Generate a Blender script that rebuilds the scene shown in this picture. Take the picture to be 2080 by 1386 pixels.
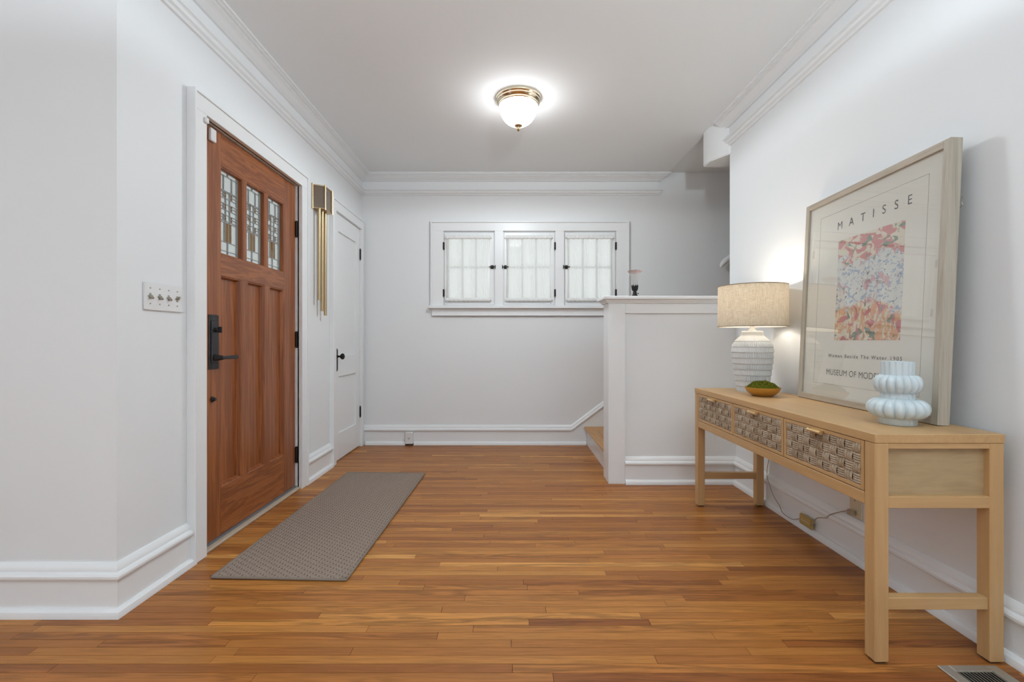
import bpy, bmesh, math, random
from mathutils import Vector, Matrix, noise
random.seed(7)
R = math.radians
scene = bpy.context.scene
for o in list(bpy.data.objects):
    bpy.data.objects.remove(o)
C = scene.collection

# ------------------------------------------------------------------ camera
cam_d = bpy.data.cameras.new('camera')
cam_d.sensor_width = 36.0
cam_d.lens = 16.0
cam_d.clip_start = 0.02
cam = bpy.data.objects.new('camera', cam_d)
C.objects.link(cam)
cam.location = (0, 0, 1.0)
cam.rotation_euler = (R(90), 0, 0)
scene.camera = cam

# ------------------------------------------------------------------ world (bright overcast sky)
world = bpy.data.worlds.new('world')
scene.world = world
world.use_nodes = True
bg = world.node_tree.nodes['Background']
bg.inputs['Color'].default_value = (0.93, 0.97, 1.0, 1)
bg.inputs['Strength'].default_value = 1.05

scene.view_settings.view_transform = 'Standard'
scene.view_settings.look = 'None'
scene.view_settings.gamma = 1.0
scene.view_settings.use_curve_mapping = False
scene.view_settings.exposure = 0.06


def area_light(name, loc, rot, sx, sy, power, color=(1, 1, 1)):
    d = bpy.data.lights.new(name, 'AREA')
    d.shape = 'RECTANGLE'
    d.size, d.size_y = sx, sy
    d.energy = power
    d.color = color
    o = bpy.data.objects.new(name, d)
    o.location = loc
    o.rotation_euler = rot
    C.objects.link(o)
    return o


# fill added as daylight from unseen windows behind the camera
area_light('added_daylight_rear', (-1.3, -3.93, 1.4), (R(125), 0, 0), 4.6, 1.5, 5, (0.78, 0.91, 1.0))
area_light('added_daylight_side', (-4.40, -1.1, 1.4), (R(125), 0, R(-90)), 3.2, 1.5, 18, (0.78, 0.91, 1.0))


# ================================================================== materials
def new_mat(name):
    m = bpy.data.materials.new(name)
    m.use_nodes = True
    nt = m.node_tree
    return m, nt, nt.nodes, nt.links, nt.nodes['Principled BSDF']


def mat(name, col, rough=0.5, metal=0.0, spec=0.5, bump=None, coat=0.0):
    m, nt, N, L, p = new_mat(name)
    p.inputs['Base Color'].default_value = (*col, 1)
    p.inputs['Roughness'].default_value = rough
    p.inputs['Metallic'].default_value = metal
    p.inputs['Specular IOR Level'].default_value = spec
    p.inputs['Coat Weight'].default_value = coat
    if bump:
        sc, st = bump
        g = N.new('ShaderNodeNewGeometry')
        n = N.new('ShaderNodeTexNoise')
        n.inputs['Scale'].default_value = sc
        n.inputs['Detail'].default_value = 3
        b = N.new('ShaderNodeBump')
        b.inputs['Strength'].default_value = st
        b.inputs['Distance'].default_value = 0.002
        L.new(g.outputs['Position'], n.inputs['Vector'])
        L.new(n.outputs['Fac'], b.inputs['Height'])
        L.new(b.outputs['Normal'], p.inputs['Normal'])
    return m


def ramp(N, stops):
    r = N.new('ShaderNodeValToRGB')
    e = r.color_ramp.elements
    while len(e) < len(stops):
        e.new(0.5)
    for el, (pos, c) in zip(e, stops):
        el.position = pos
        el.color = (*c, 1)
    return r


def wood(name, light, dark, axis, rough=0.4, along=1.6, across=28, contrast=1.0, coat=0.0, rings=1.0):
    """grain that runs along one axis: fine pores and wandering cathedral lines"""
    m, nt, N, L, p = new_mat(name)
    g = N.new('ShaderNodeNewGeometry')
    mp = N.new('ShaderNodeMapping')
    s = [across] * 3
    s['xyz'.index(axis)] = along
    mp.inputs['Scale'].default_value = s
    L.new(g.outputs['Position'], mp.inputs['Vector'])
    n1 = N.new('ShaderNodeTexNoise')
    n1.inputs['Scale'].default_value = 1.0
    n1.inputs['Detail'].default_value = 5
    n1.inputs['Roughness'].default_value = 0.6
    n1.inputs['Distortion'].default_value = 0.6
    L.new(mp.outputs['Vector'], n1.inputs['Vector'])
    mp2 = N.new('ShaderNodeMapping')
    s2 = [across * 6] * 3
    s2['xyz'.index(axis)] = along * 3
    mp2.inputs['Scale'].default_value = s2
    L.new(g.outputs['Position'], mp2.inputs['Vector'])
    n2 = N.new('ShaderNodeTexNoise')
    n2.inputs['Scale'].default_value = 1.0
    n2.inputs['Detail'].default_value = 2
    L.new(mp2.outputs['Vector'], n2.inputs['Vector'])
    mul = N.new('ShaderNodeMath'); mul.operation = 'MULTIPLY'
    mul.inputs[1].default_value = 14.0 * rings
    L.new(n1.outputs['Fac'], mul.inputs[0])
    sn = N.new('ShaderNodeMath'); sn.operation = 'SINE'
    L.new(mul.outputs[0], sn.inputs[0])
    ma = N.new('ShaderNodeMath'); ma.operation = 'MULTIPLY_ADD'
    ma.inputs[1].default_value = 0.16 * contrast
    ma.inputs[2].default_value = 0.25
    L.new(sn.outputs[0], ma.inputs[0])
    ad = N.new('ShaderNodeMath'); ad.operation = 'MULTIPLY_ADD'
    ad.inputs[1].default_value = 0.5
    L.new(n2.outputs['Fac'], ad.inputs[0])
    L.new(ma.outputs[0], ad.inputs[2])
    r = ramp(N, [(0.22, dark), (0.72, light)])
    L.new(ad.outputs[0], r.inputs['Fac'])
    L.new(r.outputs['Color'], p.inputs['Base Color'])
    b = N.new('ShaderNodeBump')
    b.inputs['Strength'].default_value = 0.12
    b.inputs['Distance'].default_value = 0.001
    L.new(ad.outputs[0], b.inputs['Height'])
    L.new(b.outputs['Normal'], p.inputs['Normal'])
    p.inputs['Roughness'].default_value = rough
    p.inputs['Coat Weight'].default_value = coat
    p.inputs['Coat Roughness'].default_value = 0.2
    return m


def floor_mat():
    m, nt, N, L, p = new_mat('oak_floor')
    at = N.new('ShaderNodeAttribute'); at.attribute_name = 'tone'
    sep = N.new('ShaderNodeSeparateColor')
    L.new(at.outputs['Color'], sep.inputs['Color'])
    tone = ramp(N, [(0.0, (0.245, 0.080, 0.022)), (0.35, (0.36, 0.130, 0.032)), (0.7, (0.47, 0.192, 0.045)), (1.0, (0.66, 0.315, 0.088))])
    L.new(sep.outputs['Red'], tone.inputs['Fac'])
    g = N.new('ShaderNodeNewGeometry')
    off = N.new('ShaderNodeCombineXYZ')
    k = N.new('ShaderNodeMath'); k.operation = 'MULTIPLY'; k.inputs[1].default_value = 40.0
    L.new(sep.outputs['Green'], k.inputs[0])
    L.new(k.outputs[0], off.inputs['X']); L.new(k.outputs[0], off.inputs['Z'])
    add = N.new('ShaderNodeVectorMath'); add.operation = 'ADD'
    L.new(g.outputs['Position'], add.inputs[0]); L.new(off.outputs[0], add.inputs[1])
    mp = N.new('ShaderNodeMapping'); mp.inputs['Scale'].default_value = (2.2, 34, 10)
    L.new(add.outputs[0], mp.inputs['Vector'])
    n1 = N.new('ShaderNodeTexNoise'); n1.inputs['Scale'].default_value = 1; n1.inputs['Detail'].default_value = 4
    n1.inputs['Distortion'].default_value = 1.0
    L.new(mp.outputs[0], n1.inputs['Vector'])
    mul = N.new('ShaderNodeMath'); mul.operation = 'MULTIPLY'; mul.inputs[1].default_value = 24
    L.new(n1.outputs['Fac'], mul.inputs[0])
    sn = N.new('ShaderNodeMath'); sn.operation = 'SINE'; L.new(mul.outputs[0], sn.inputs[0])
    mp2 = N.new('ShaderNodeMapping'); mp2.inputs['Scale'].default_value = (9, 300, 10)
    L.new(add.outputs[0], mp2.inputs['Vector'])
    n2 = N.new('ShaderNodeTexNoise'); n2.inputs['Scale'].default_value = 1; n2.inputs['Detail'].default_value = 2
    L.new(mp2.outputs[0], n2.inputs['Vector'])
    # strength of the ring figure varies by board
    st = N.new('ShaderNodeMath'); st.operation = 'MULTIPLY_ADD'; st.inputs[1].default_value = 0.24; st.inputs[2].default_value = 0.05
    L.new(sep.outputs['Blue'], st.inputs[0])
    gr = N.new('ShaderNodeMath'); gr.operation = 'MULTIPLY'
    L.new(sn.outputs[0], gr.inputs[0]); L.new(st.outputs[0], gr.inputs[1])
    g2 = N.new('ShaderNodeMath'); g2.operation = 'MULTIPLY_ADD'; g2.inputs[1].default_value = 0.80
    L.new(n2.outputs['Fac'], g2.inputs[0]); L.new(gr.outputs[0], g2.inputs[2])
    g3 = N.new('ShaderNodeMath'); g3.operation = 'ADD'; g3.inputs[1].default_value = 0.59
    L.new(g2.outputs[0], g3.inputs[0])
    mx = N.new('ShaderNodeVectorMath'); mx.operation = 'SCALE'
    L.new(tone.outputs['Color'], mx.inputs[0]); L.new(g3.outputs[0], mx.inputs['Scale'])
    L.new(mx.outputs[0], p.inputs['Base Color'])
    p.inputs['Roughness'].default_value = 0.36
    p.inputs['Specular IOR Level'].default_value = 0.24
    b = N.new('ShaderNodeBump'); b.inputs['Strength'].default_value = 0.08; b.inputs['Distance'].default_value = 0.001
    L.new(g2.outputs[0], b.inputs['Height']); L.new(b.outputs['Normal'], p.inputs['Normal'])
    return m


def rug_mat():
    m, nt, N, L, p = new_mat('woven_rug')
    tc = N.new('ShaderNodeTexCoord')
    sp = N.new('ShaderNodeSeparateXYZ'); L.new(tc.outputs['Object'], sp.inputs[0])

    def M(op, a, b=None):
        n = N.new('ShaderNodeMath'); n.operation = op
        for i, v in enumerate((a, b)):
            if v is None: continue
            if isinstance(v, (int, float)): n.inputs[i].default_value = v
            else: L.new(v, n.inputs[i])
        return n.outputs[0]
    xs = M('DIVIDE', sp.outputs['X'], 0.0172)
    row = M('FLOOR', xs); a = M('SUBTRACT', xs, row)
    ys = M('ADD', M('DIVIDE', sp.outputs['Y'], 0.030), M('MULTIPLY', row, 0.382))
    bb = M('FRACT', ys)
    dash = M('MULTIPLY', M('LESS_THAN', M('ABSOLUTE', M('SUBTRACT', a, 0.5)), 0.11), M('LESS_THAN', bb, 0.36))
    ns = N.new('ShaderNodeTexNoise'); ns.inputs['Scale'].default_value = 380; ns.inputs['Detail'].default_value = 2
    L.new(tc.outputs['Object'], ns.inputs['Vector'])
    rr = ramp(N, [(0.32, (0.18, 0.130, 0.10)), (0.68, (0.47, 0.38, 0.315))])
    L.new(ns.outputs['Fac'], rr.inputs['Fac'])
    mix = N.new('ShaderNodeMix'); mix.data_type = 'RGBA'
    L.new(M('MULTIPLY', dash, 0.8), mix.inputs['Factor'])
    L.new(rr.outputs['Color'], mix.inputs['A'])
    mix.inputs['B'].default_value = (0.045, 0.03, 0.022, 1)
    L.new(mix.outputs['Result'], p.inputs['Base Color'])
    p.inputs['Roughness'].default_value = 0.95
    p.inputs['Specular IOR Level'].default_value = 0.1
    h = M('SUBTRACT', M('ADD', M('MULTIPLY', ns.outputs['Fac'], 0.5), M('SINE', M('MULTIPLY', a, 3.1416))), dash)
    b = N.new('ShaderNodeBump'); b.inputs['Strength'].default_value = 0.6; b.inputs['Distance'].default_value = 0.003
    L.new(h, b.inputs['Height']); L.new(b.outputs['Normal'], p.inputs['Normal'])
    return m


def linen_mat(name, c1, c2, trans):
    m, nt, N, L, p = new_mat(name)
    tc = N.new('ShaderNodeTexCoord')
    cols = []
    for sc in ((500, 500, 25), (40, 40, 650)):
        mp = N.new('ShaderNodeMapping'); mp.inputs['Scale'].default_value = sc
        L.new(tc.outputs['Object'], mp.inputs['Vector'])
        n = N.new('ShaderNodeTexNoise'); n.inputs['Scale'].default_value = 1; n.inputs['Detail'].default_value = 3
        L.new(mp.outputs[0], n.inputs['Vector']); cols.append(n.outputs['Fac'])
    ad = N.new('ShaderNodeMath'); ad.operation = 'ADD'
    L.new(cols[0], ad.inputs[0]); L.new(cols[1], ad.inputs[1])
    hf = N.new('ShaderNodeMath'); hf.operation = 'MULTIPLY'; hf.inputs[1].default_value = 0.5
    L.new(ad.outputs[0], hf.inputs[0])
    r = ramp(N, [(0.36, c1), (0.62, c2)])
    L.new(hf.outputs[0], r.inputs['Fac'])
    d = N.new('ShaderNodeBsdfDiffuse'); t = N.new('ShaderNodeBsdfTranslucent')
    L.new(r.outputs['Color'], d.inputs['Color']); L.new(r.outputs['Color'], t.inputs['Color'])
    mx = N.new('ShaderNodeMixShader'); mx.inputs[0].default_value = trans
    L.new(d.outputs[0], mx.inputs[1]); L.new(t.outputs[0], mx.inputs[2])
    L.new(mx.outputs[0], N['Material Output'].inputs['Surface'])
    return m


def sheer_mat():
    m, nt, N, L, p = new_mat('sheer_curtain')
    d = N.new('ShaderNodeBsdfDiffuse'); d.inputs['Color'].default_value = (0.9, 0.9, 0.88, 1)
    t = N.new('ShaderNodeBsdfTranslucent'); t.inputs['Color'].default_value = (0.9, 0.9, 0.87, 1)
    tr = N.new('ShaderNodeBsdfTransparent')
    m1 = N.new('ShaderNodeMixShader'); m1.inputs[0].default_value = 0.72
    L.new(d.outputs[0], m1.inputs[1]); L.new(t.outputs[0], m1.inputs[2])
    m2 = N.new('ShaderNodeMixShader'); m2.inputs[0].default_value = 0.30
    L.new(m1.outputs[0], m2.inputs[1]); L.new(tr.outputs[0], m2.inputs[2])
    L.new(m2.outputs[0], N['Material Output'].inputs['Surface'])
    return m


def thin_glass(name, tint=(1, 1, 1), rough=0.0, refl=1.0, frost=0.0, ior=1.5):
    """single-sheet glass: clear transmission plus a Fresnel reflection"""
    m, nt, N, L, p = new_mat(name)
    tr = N.new('ShaderNodeBsdfTransparent'); tr.inputs['Color'].default_value = (*tint, 1)
    gl = N.new('ShaderNodeBsdfGlossy'); gl.inputs['Roughness'].default_value = rough
    gl.inputs['Color'].default_value = (refl, refl, refl, 1)
    fr = N.new('ShaderNodeFresnel'); fr.inputs['IOR'].default_value = ior
    base = tr.outputs[0]
    if frost:
        d = N.new('ShaderNodeBsdfTranslucent'); d.inputs['Color'].default_value = (*tint, 1)
        mf = N.new('ShaderNodeMixShader'); mf.inputs[0].default_value = frost
        L.new(tr.outputs[0], mf.inputs[1]); L.new(d.outputs[0], mf.inputs[2]); base = mf.outputs[0]
    mx = N.new('ShaderNodeMixShader')
    ge = N.new('ShaderNodeNewGeometry')            # reflect on entering faces only, no internal mirror
    iv = N.new('ShaderNodeMath'); iv.operation = 'SUBTRACT'; iv.inputs[0].default_value = 1.0
    L.new(ge.outputs['Backfacing'], iv.inputs[1])
    ml = N.new('ShaderNodeMath'); ml.operation = 'MULTIPLY'
    L.new(fr.outputs[0], ml.inputs[0]); L.new(iv.outputs[0], ml.inputs[1])
    L.new(ml.outputs[0], mx.inputs[0]); L.new(base, mx.inputs[1]); L.new(gl.outputs[0], mx.inputs[2])
    L.new(mx.outputs[0], N['Material Output'].inputs['Surface'])
    return m


def emit_mat(name, col, strength):
    m, nt, N, L, p = new_mat(name)
    p.inputs['Base Color'].default_value = (0.9, 0.9, 0.88, 1)
    p.inputs['Emission Color'].default_value = (*col, 1)
    p.inputs['Emission Strength'].default_value = strength
    p.inputs['Roughness'].default_value = 0.25
    return m


def art_mat():
    """generic patches of bright brush strokes, no picture"""
    m, nt, N, L, p = new_mat('abstract_print')
    tc = N.new('ShaderNodeTexCoord')
    v = tc.outputs['Object']

    def nz(scale, off, dist=1.2, detail=2):
        mp = N.new('ShaderNodeMapping'); mp.inputs['Location'].default_value = off
        mp.inputs['Scale'].default_value = scale
        L.new(v, mp.inputs['Vector'])
        n = N.new('ShaderNodeTexNoise'); n.inputs['Scale'].default_value = 1
        n.inputs['Detail'].default_value = detail; n.inputs['Distortion'].default_value = dist
        L.new(mp.outputs[0], n.inputs['Vector'])
        return n.outputs['Fac']

    def mixc(a, b, fac):
        x = N.new('ShaderNodeMix'); x.data_type = 'RGBA'
        L.new(fac, x.inputs['Factor'])
        for k, q in (('A', a), ('B', b)):
            if isinstance(q, tuple): x.inputs[k].default_value = (*q, 1)
            else: L.new(q, x.inputs[k])
        return x.outputs['Result']

    def thr(fac, lo, hi):
        r = N.new('ShaderNodeMapRange'); r.inputs['From Min'].default_value = lo; r.inputs['From Max'].default_value = hi
        L.new(fac, r.inputs['Value']); return r.outputs['Result']

    def mul(a, b):
        n = N.new('ShaderNodeMath'); n.operation = 'MULTIPLY'
        L.new(a, n.inputs[0]); L.new(b, n.inputs[1]); return n.outputs[0]
    sp = N.new('ShaderNodeSeparateXYZ'); L.new(v, sp.inputs[0])
    z = sp.outputs['Z']; x = sp.outputs['X']
    cream = (0.72, 0.66, 0.54)  # pale print colours, faded further with glass haze put into them
    top = mixc(cream, (0.62, 0.26, 0.25), thr(nz((13, 1, 26), (3, 0, 1)), 0.47, 0.52))
    top = mixc(top, (0.22, 0.29, 0.22), thr(nz((15, 1, 28), (9, 0, 4)), 0.58, 0.62))
    mid = mixc((0.68, 0.68, 0.66), (0.33, 0.40, 0.54), thr(nz((42, 1, 62), (1, 0, 7)), 0.55, 0.6))
    mid = mixc(mid, (0.62, 0.40, 0.42), thr(nz((16, 1, 14), (5, 0, 2)), 0.6, 0.64))
    mid = mixc(mid, (0.07, 0.09, 0.13), thr(nz((50, 1, 60), (2, 0, 6)), 0.66, 0.69))
    low = mixc(cream, (0.70, 0.38, 0.22), thr(nz((34, 1, 18), (8, 0, 3)), 0.48, 0.53))
    low = mixc(low, (0.58, 0.20, 0.21), thr(nz((15, 1, 18), (2, 0, 9)), 0.54, 0.58))
    low = mixc(low, (0.20, 0.26, 0.20), thr(nz((16, 1, 16), (6, 0, 5)), 0.6, 0.64))
    low = mixc(low, (0.68, 0.55, 0.30), thr(nz((14, 1, 14), (12, 0, 1)), 0.6, 0.64))
    edge = nz((14, 1, 14), (0, 0, 0))
    zz = N.new('ShaderNodeMath'); zz.operation = 'MULTIPLY_ADD'; zz.inputs[1].default_value = 0.22
    L.new(edge, zz.inputs[0]); L.new(z, zz.inputs[2])
    c = mixc(low, mid, thr(zz.outputs[0], 0.245, 0.265))
    c = mixc(c, top, thr(zz.outputs[0], 0.445, 0.46))
    L.new(c, p.inputs['Base Color'])
    p.inputs['Roughness'].default_value = 0.8
    return m


M_wall = mat('wall_paint', (0.85, 0.865, 0.875), 0.55, spec=0.3, bump=(70, 0.06))
M_ceil = mat('ceiling_paint', (0.865, 0.89, 0.90), 0.9, spec=0.1)
M_trim = mat('trim_paint', (0.87, 0.88, 0.885), 0.32, spec=0.45, bump=(25, 0.03))
M_floor = floor_mat()
M_sub = mat('dark_joint', (0.05, 0.02, 0.01), 0.9)
OAK_L, OAK_D = (0.38, 0.125, 0.036), (0.195, 0.052, 0.014)
M_oak_z = wood('oak_door_upright', OAK_L, OAK_D, 'z', 0.34, 1.6, 40, 1.0, 0.1, rings=1.4)
M_oak_y = wood('oak_door_level', OAK_L, OAK_D, 'y', 0.34, 2.4, 26, 1.1, 0.1, rings=1.8)
M_bronze = mat('dark_bronze', (0.062, 0.062, 0.066), 0.40, 0.75, bump=(260, 0.5))
M_iron = mat('black_iron', (0.022, 0.02, 0.019), 0.5, 0.6)
M_brass = mat('satin_brass', (0.52, 0.39, 0.23), 0.34, 1.0)
M_pull = mat('bright_brass_pull', (0.82, 0.60, 0.32), 0.32, 0.85)
M_brass_hi = mat('polished_brass', (0.86, 0.76, 0.58), 0.16, 1.0)
M_smoke = mat('smoked_mirror', (0.20, 0.15, 0.115), 0.12, 0.35, coat=0.5)
M_came = mat('lead_came', (0.42, 0.42, 0.41), 0.4, 0.5)
M_clear = thin_glass('clear_glass', (0.97, 0.98, 0.97))
M_door_glass = thin_glass('textured_door_glass', (0.78, 0.80, 0.78), 0.02, 1.0, 0.3)
M_amber = thin_glass('amber_glass', (0.72, 0.50, 0.22), 0.03, 1.0, 0.5)
M_pic_glass = thin_glass('picture_glass', (0.97, 0.97, 0.96), 0.0, ior=2.0)   # both faces of the sheet together
M_lampglass = thin_glass('pressed_glass', (0.93, 0.92, 0.91), 0.03, 1.0, 0.25)
M_lamprim = thin_glass('pink_tinted_rim', (0.78, 0.58, 0.54), 0.05, 1.0, 0.4)
M_sheer = sheer_mat()
M_heading = mat('curtain_heading', (0.88, 0.88, 0.87), 0.9, spec=0.1, bump=(400, 0.4))
M_white_plastic = mat('white_plastic', (0.82, 0.82, 0.82), 0.3)
M_ivory = mat('ivory_plastic', (0.68, 0.60, 0.43), 0.35)
M_amber_plastic = mat('gold_plastic', (0.52, 0.36, 0.13), 0.35)
M_slot = mat('dark_slot', (0.03, 0.03, 0.03), 0.6)
M_nickel = mat('aged_nickel', (0.42, 0.40, 0.34), 0.35, 0.9)
TL, TD = (0.59, 0.365, 0.165), (0.47, 0.275, 0.118)
M_tab_y = wood('console_wood_long', TL, TD, 'y', 0.42, 1.2, 14, 0.5)
M_tab_x = wood('console_wood_cross', TL, TD, 'x', 0.42, 1.2, 14, 0.5)
M_tab_z = wood('console_wood_upright', TL, TD, 'z', 0.42, 1.2, 14, 0.5)
M_tab_pan = wood('console_side_veneer', (0.47, 0.335, 0.18), (0.36, 0.25, 0.13), 'x', 0.45, 3.5, 16, 0.9)
M_tread = wood('stair_tread_oak', (0.62, 0.32, 0.10), (0.44, 0.20, 0.06), 'y', 0.35, 2, 24, 0.9)
M_frame = wood('washed_frame_wood_up', (0.50, 0.45, 0.37), (0.34, 0.29, 0.22), 'z', 0.55, 2, 60, 0.8)
M_frame_y = wood('washed_frame_wood_level', (0.50, 0.43, 0.34), (0.36, 0.29, 0.22), 'y', 0.55, 2, 60, 0.8)
M_paper = mat('poster_paper', (0.78, 0.755, 0.70), 0.75, spec=0.2)
M_ink = mat('poster_ink', (0.09, 0.08, 0.075), 0.8)
M_line = mat('poster_line', (0.30, 0.27, 0.24), 0.8)
M_art = art_mat()
M_ceramic = mat('blue_white_ceramic', (0.60, 0.675, 0.70), 0.28, coat=0.25)
M_lampbase = mat('whitewashed_ceramic', (0.66, 0.66, 0.65), 0.8, bump=(120, 0.4))
M_linen = linen_mat('linen_shade', (0.56, 0.47, 0.36), (0.80, 0.74, 0.63), 0.4)
M_lining = linen_mat('white_shade_lining', (0.90, 0.88, 0.84), (0.93, 0.91, 0.87), 0.30)
M_bulb = emit_mat('lit_bulb', (1.0, 0.88, 0.72), 8.0)
M_bowl_glass = emit_mat('lit_opal_glass', (0.97, 0.98, 1.0), 18.0)
M_goldbowl = mat('gold_lacquer', (0.56, 0.30, 0.06), 0.3, 0.55)
M_rug = rug_mat()
M_bind = mat('rug_binding', (0.27, 0.22, 0.18), 0.95, spec=0.1, bump=(300, 0.6))
M_register = mat('register_steel', (0.42, 0.38, 0.32), 0.4, 0.5)
M_thresh = mat('threshold_wood', (0.52, 0.42, 0.32), 0.5)
M_cord = mat('clear_cord', (0.42, 0.34, 0.24), 0.35)
M_cordp = mat('grey_weatherstrip', (0.18, 0.18, 0.19), 0.6)


def moss_mat():
    m, nt, N, L, p = new_mat('moss')
    g = N.new('ShaderNodeNewGeometry')
    n = N.new('ShaderNodeTexNoise'); n.inputs['Scale'].default_value = 110; n.inputs['Detail'].default_value = 4
    L.new(g.outputs['Position'], n.inputs['Vector'])
    r = ramp(N, [(0.3, (0.040, 0.046, 0.004)), (0.55, (0.115, 0.120, 0.012)), (0.75, (0.22, 0.20, 0.03))])
    L.new(n.outputs['Fac'], r.inputs['Fac']); L.new(r.outputs['Color'], p.inputs['Base Color'])
    p.inputs['Roughness'].default_value = 1.0; p.inputs['Specular IOR Level'].default_value = 0.05
    return m


def rattan_mat():
    m, nt, N, L, p = new_mat('rattan')
    oi = N.new('ShaderNodeObjectInfo')
    g = N.new('ShaderNodeNewGeometry')
    n = N.new('ShaderNodeTexNoise'); n.inputs['Scale'].default_value = 130; n.inputs['Detail'].default_value = 3
    L.new(g.outputs['Position'], n.inputs['Vector'])
    ad = N.new('ShaderNodeMath'); ad.operation = 'MULTIPLY_ADD'; ad.inputs[1].default_value = 0.35
    L.new(oi.outputs['Random'], ad.inputs[0]); L.new(n.outputs['Fac'], ad.inputs[2])
    r = ramp(N, [(0.4, (0.30, 0.205, 0.125)), (0.85, (0.50, 0.395, 0.285))])
    L.new(ad.outputs[0], r.inputs['Fac']); L.new(r.outputs['Color'], p.inputs['Base Color'])
    p.inputs['Roughness'].default_value = 0.55
    return m


M_moss = moss_mat()
M_rattan = rattan_mat()

# ================================================================== mesh helpers
W = {}          # world position of every object's origin


def bx(bm, x0, x1, y0, y1, z0, z1):
    v = [bm.verts.new(p) for p in ((x0, y0, z0), (x1, y0, z0), (x1, y1, z0), (x0, y1, z0),
                                   (x0, y0, z1), (x1, y0, z1), (x1, y1, z1), (x0, y1, z1))]
    for f in ((0, 3, 2, 1), (4, 5, 6, 7), (0, 1, 5, 4), (1, 2, 6, 5), (2, 3, 7, 6), (3, 0, 4, 7)):
        bm.faces.new([v[i] for i in f])


def prism(bm, pts, axis, a0, a1):
    """polygon in the plane across `axis`, extruded from a0 to a1"""
    def P(u, v, a):
        return {'x': (a, u, v), 'y': (u, a, v), 'z': (u, v, a)}[axis]
    A = [bm.verts.new(P(u, v, a0)) for u, v in pts]
    B = [bm.verts.new(P(u, v, a1)) for u, v in pts]
    n = len(pts)
    bm.faces.new(A); bm.faces.new(B[::-1])
    for i in range(n):
        bm.faces.new((A[i], B[i], B[(i + 1) % n], A[(i + 1) % n]))


def lathe(bm, prof, c=(0, 0, 0), n=48, rf=None, cap0=True, cap1=True):
    rings = []
    for j, (r, z) in enumerate(prof):
        ring = []
        for i in range(n):
            a = 2 * math.pi * i / n
            rr = rf(r, z, a, j) if rf else r
            ring.append(bm.verts.new((c[0] + rr * math.cos(a), c[1] + rr * math.sin(a), c[2] + z)))
        rings.append(ring)
    for A, B in zip(rings, rings[1:]):
        for i in range(n):
            bm.faces.new((A[i], A[(i + 1) % n], B[(i + 1) % n], B[i]))
    if cap0: bm.faces.new(rings[0][::-1])
    if cap1: bm.faces.new(rings[-1])


def tube(bm, pts, r, n=8, cap=True):
    pts = [Vector(p) for p in pts]
    rings = []
    up = Vector((0.13, 0.27, 0.95)).normalized()
    for i, p in enumerate(pts):
        t = (pts[min(i + 1, len(pts) - 1)] - pts[max(i - 1, 0)]).normalized()
        s = t.cross(up)
        if s.length < 0.05: s = t.cross(Vector((1, 0, 0)))
        s.normalize(); u = s.cross(t)
        rr = r[i] if isinstance(r, (list, tuple)) else r
        rings.append([bm.verts.new(p + rr * (math.cos(2 * math.pi * k / n) * s + math.sin(2 * math.pi * k / n) * u)) for k in range(n)])
    for A, B in zip(rings, rings[1:]):
        for k in range(n):
            bm.faces.new((A[k], A[(k + 1) % n], B[(k + 1) % n], B[k]))
    if cap:
        bm.faces.new(rings[0][::-1]); bm.faces.new(rings[-1])


def smooth_path(pts, k=6):
    """Catmull-Rom through the points"""
    P = [Vector(p) for p in pts]
    P = [P[0] * 2 - P[1]] + P + [P[-1] * 2 - P[-2]]
    out = []
    for i in range(1, len(P) - 2):
        for s in range(k):
            t = s / k
            a, b, c, d = P[i - 1], P[i], P[i + 1], P[i + 2]
            out.append(0.5 * ((2 * b) + (c - a) * t + (2 * a - 5 * b + 4 * c - d) * t * t + (3 * b - a - 3 * c + d) * t ** 3))
    out.append(P[-2])
    return out


def sweep(bm, prof, path):
    """closed profile (out, up) along path of ((x, y, z), (mx, my)) with mitre vectors"""
    rings = []
    for (x, y, z), (mx, my) in path:
        rings.append([bm.verts.new((x + mx * p, y + my * p, z + h)) for p, h in prof])
    n = len(prof)
    for A, B in zip(rings, rings[1:]):
        for i in range(n):
            bm.faces.new((A[i], A[(i + 1) % n], B[(i + 1) % n], B[i]))
    bm.faces.new(rings[0][::-1]); bm.faces.new(rings[-1])


def to_mesh(name, bm, m, bevel=0.0, sharp=35, seg=1):
    bmesh.ops.remove_doubles(bm, verts=bm.verts[:], dist=1e-6)
    bmesh.ops.recalc_face_normals(bm, faces=bm.faces[:])
    if bevel:
        ed = [e for e in bm.edges if len(e.link_faces) == 2 and e.calc_face_angle() > R(40)]
        bmesh.ops.bevel(bm, geom=ed, offset=bevel, segments=seg, affect='EDGES', clamp_overlap=True)
    me = bpy.data.meshes.new(name)
    bm.to_mesh(me); bm.free()
    me.polygons.foreach_set('use_smooth', [True] * len(me.polygons))
    me.set_sharp_from_angle(angle=R(sharp))
    me.materials.append(m)
    return me


def obj(name, bm, m, parent=None, bevel=0.0, sharp=35, seg=1, local=False, origin=None):
    """link one mesh. Vertices come in world space (or in the parent's space when local)"""
    me = to_mesh(name, bm, m, bevel, sharp, seg)
    o = bpy.data.objects.new(name, me)
    C.objects.link(o)
    if origin is None:
        xs = [v.co for v in me.vertices]
        lo = Vector((min(v.x for v in xs), min(v.y for v in xs), min(v.z for v in xs)))
        hi = Vector((max(v.x for v in xs), max(v.y for v in xs), max(v.z for v in xs)))
        origin = Vector(((lo.x + hi.x) / 2, (lo.y + hi.y) / 2, lo.z))
    origin = Vector(origin)
    me.transform(Matrix.Translation(-origin))
    if parent is not None:
        o.parent = parent
        o.location = origin if local else origin - W[parent]
    else:
        o.location = origin
    W[o] = origin
    return o


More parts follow.
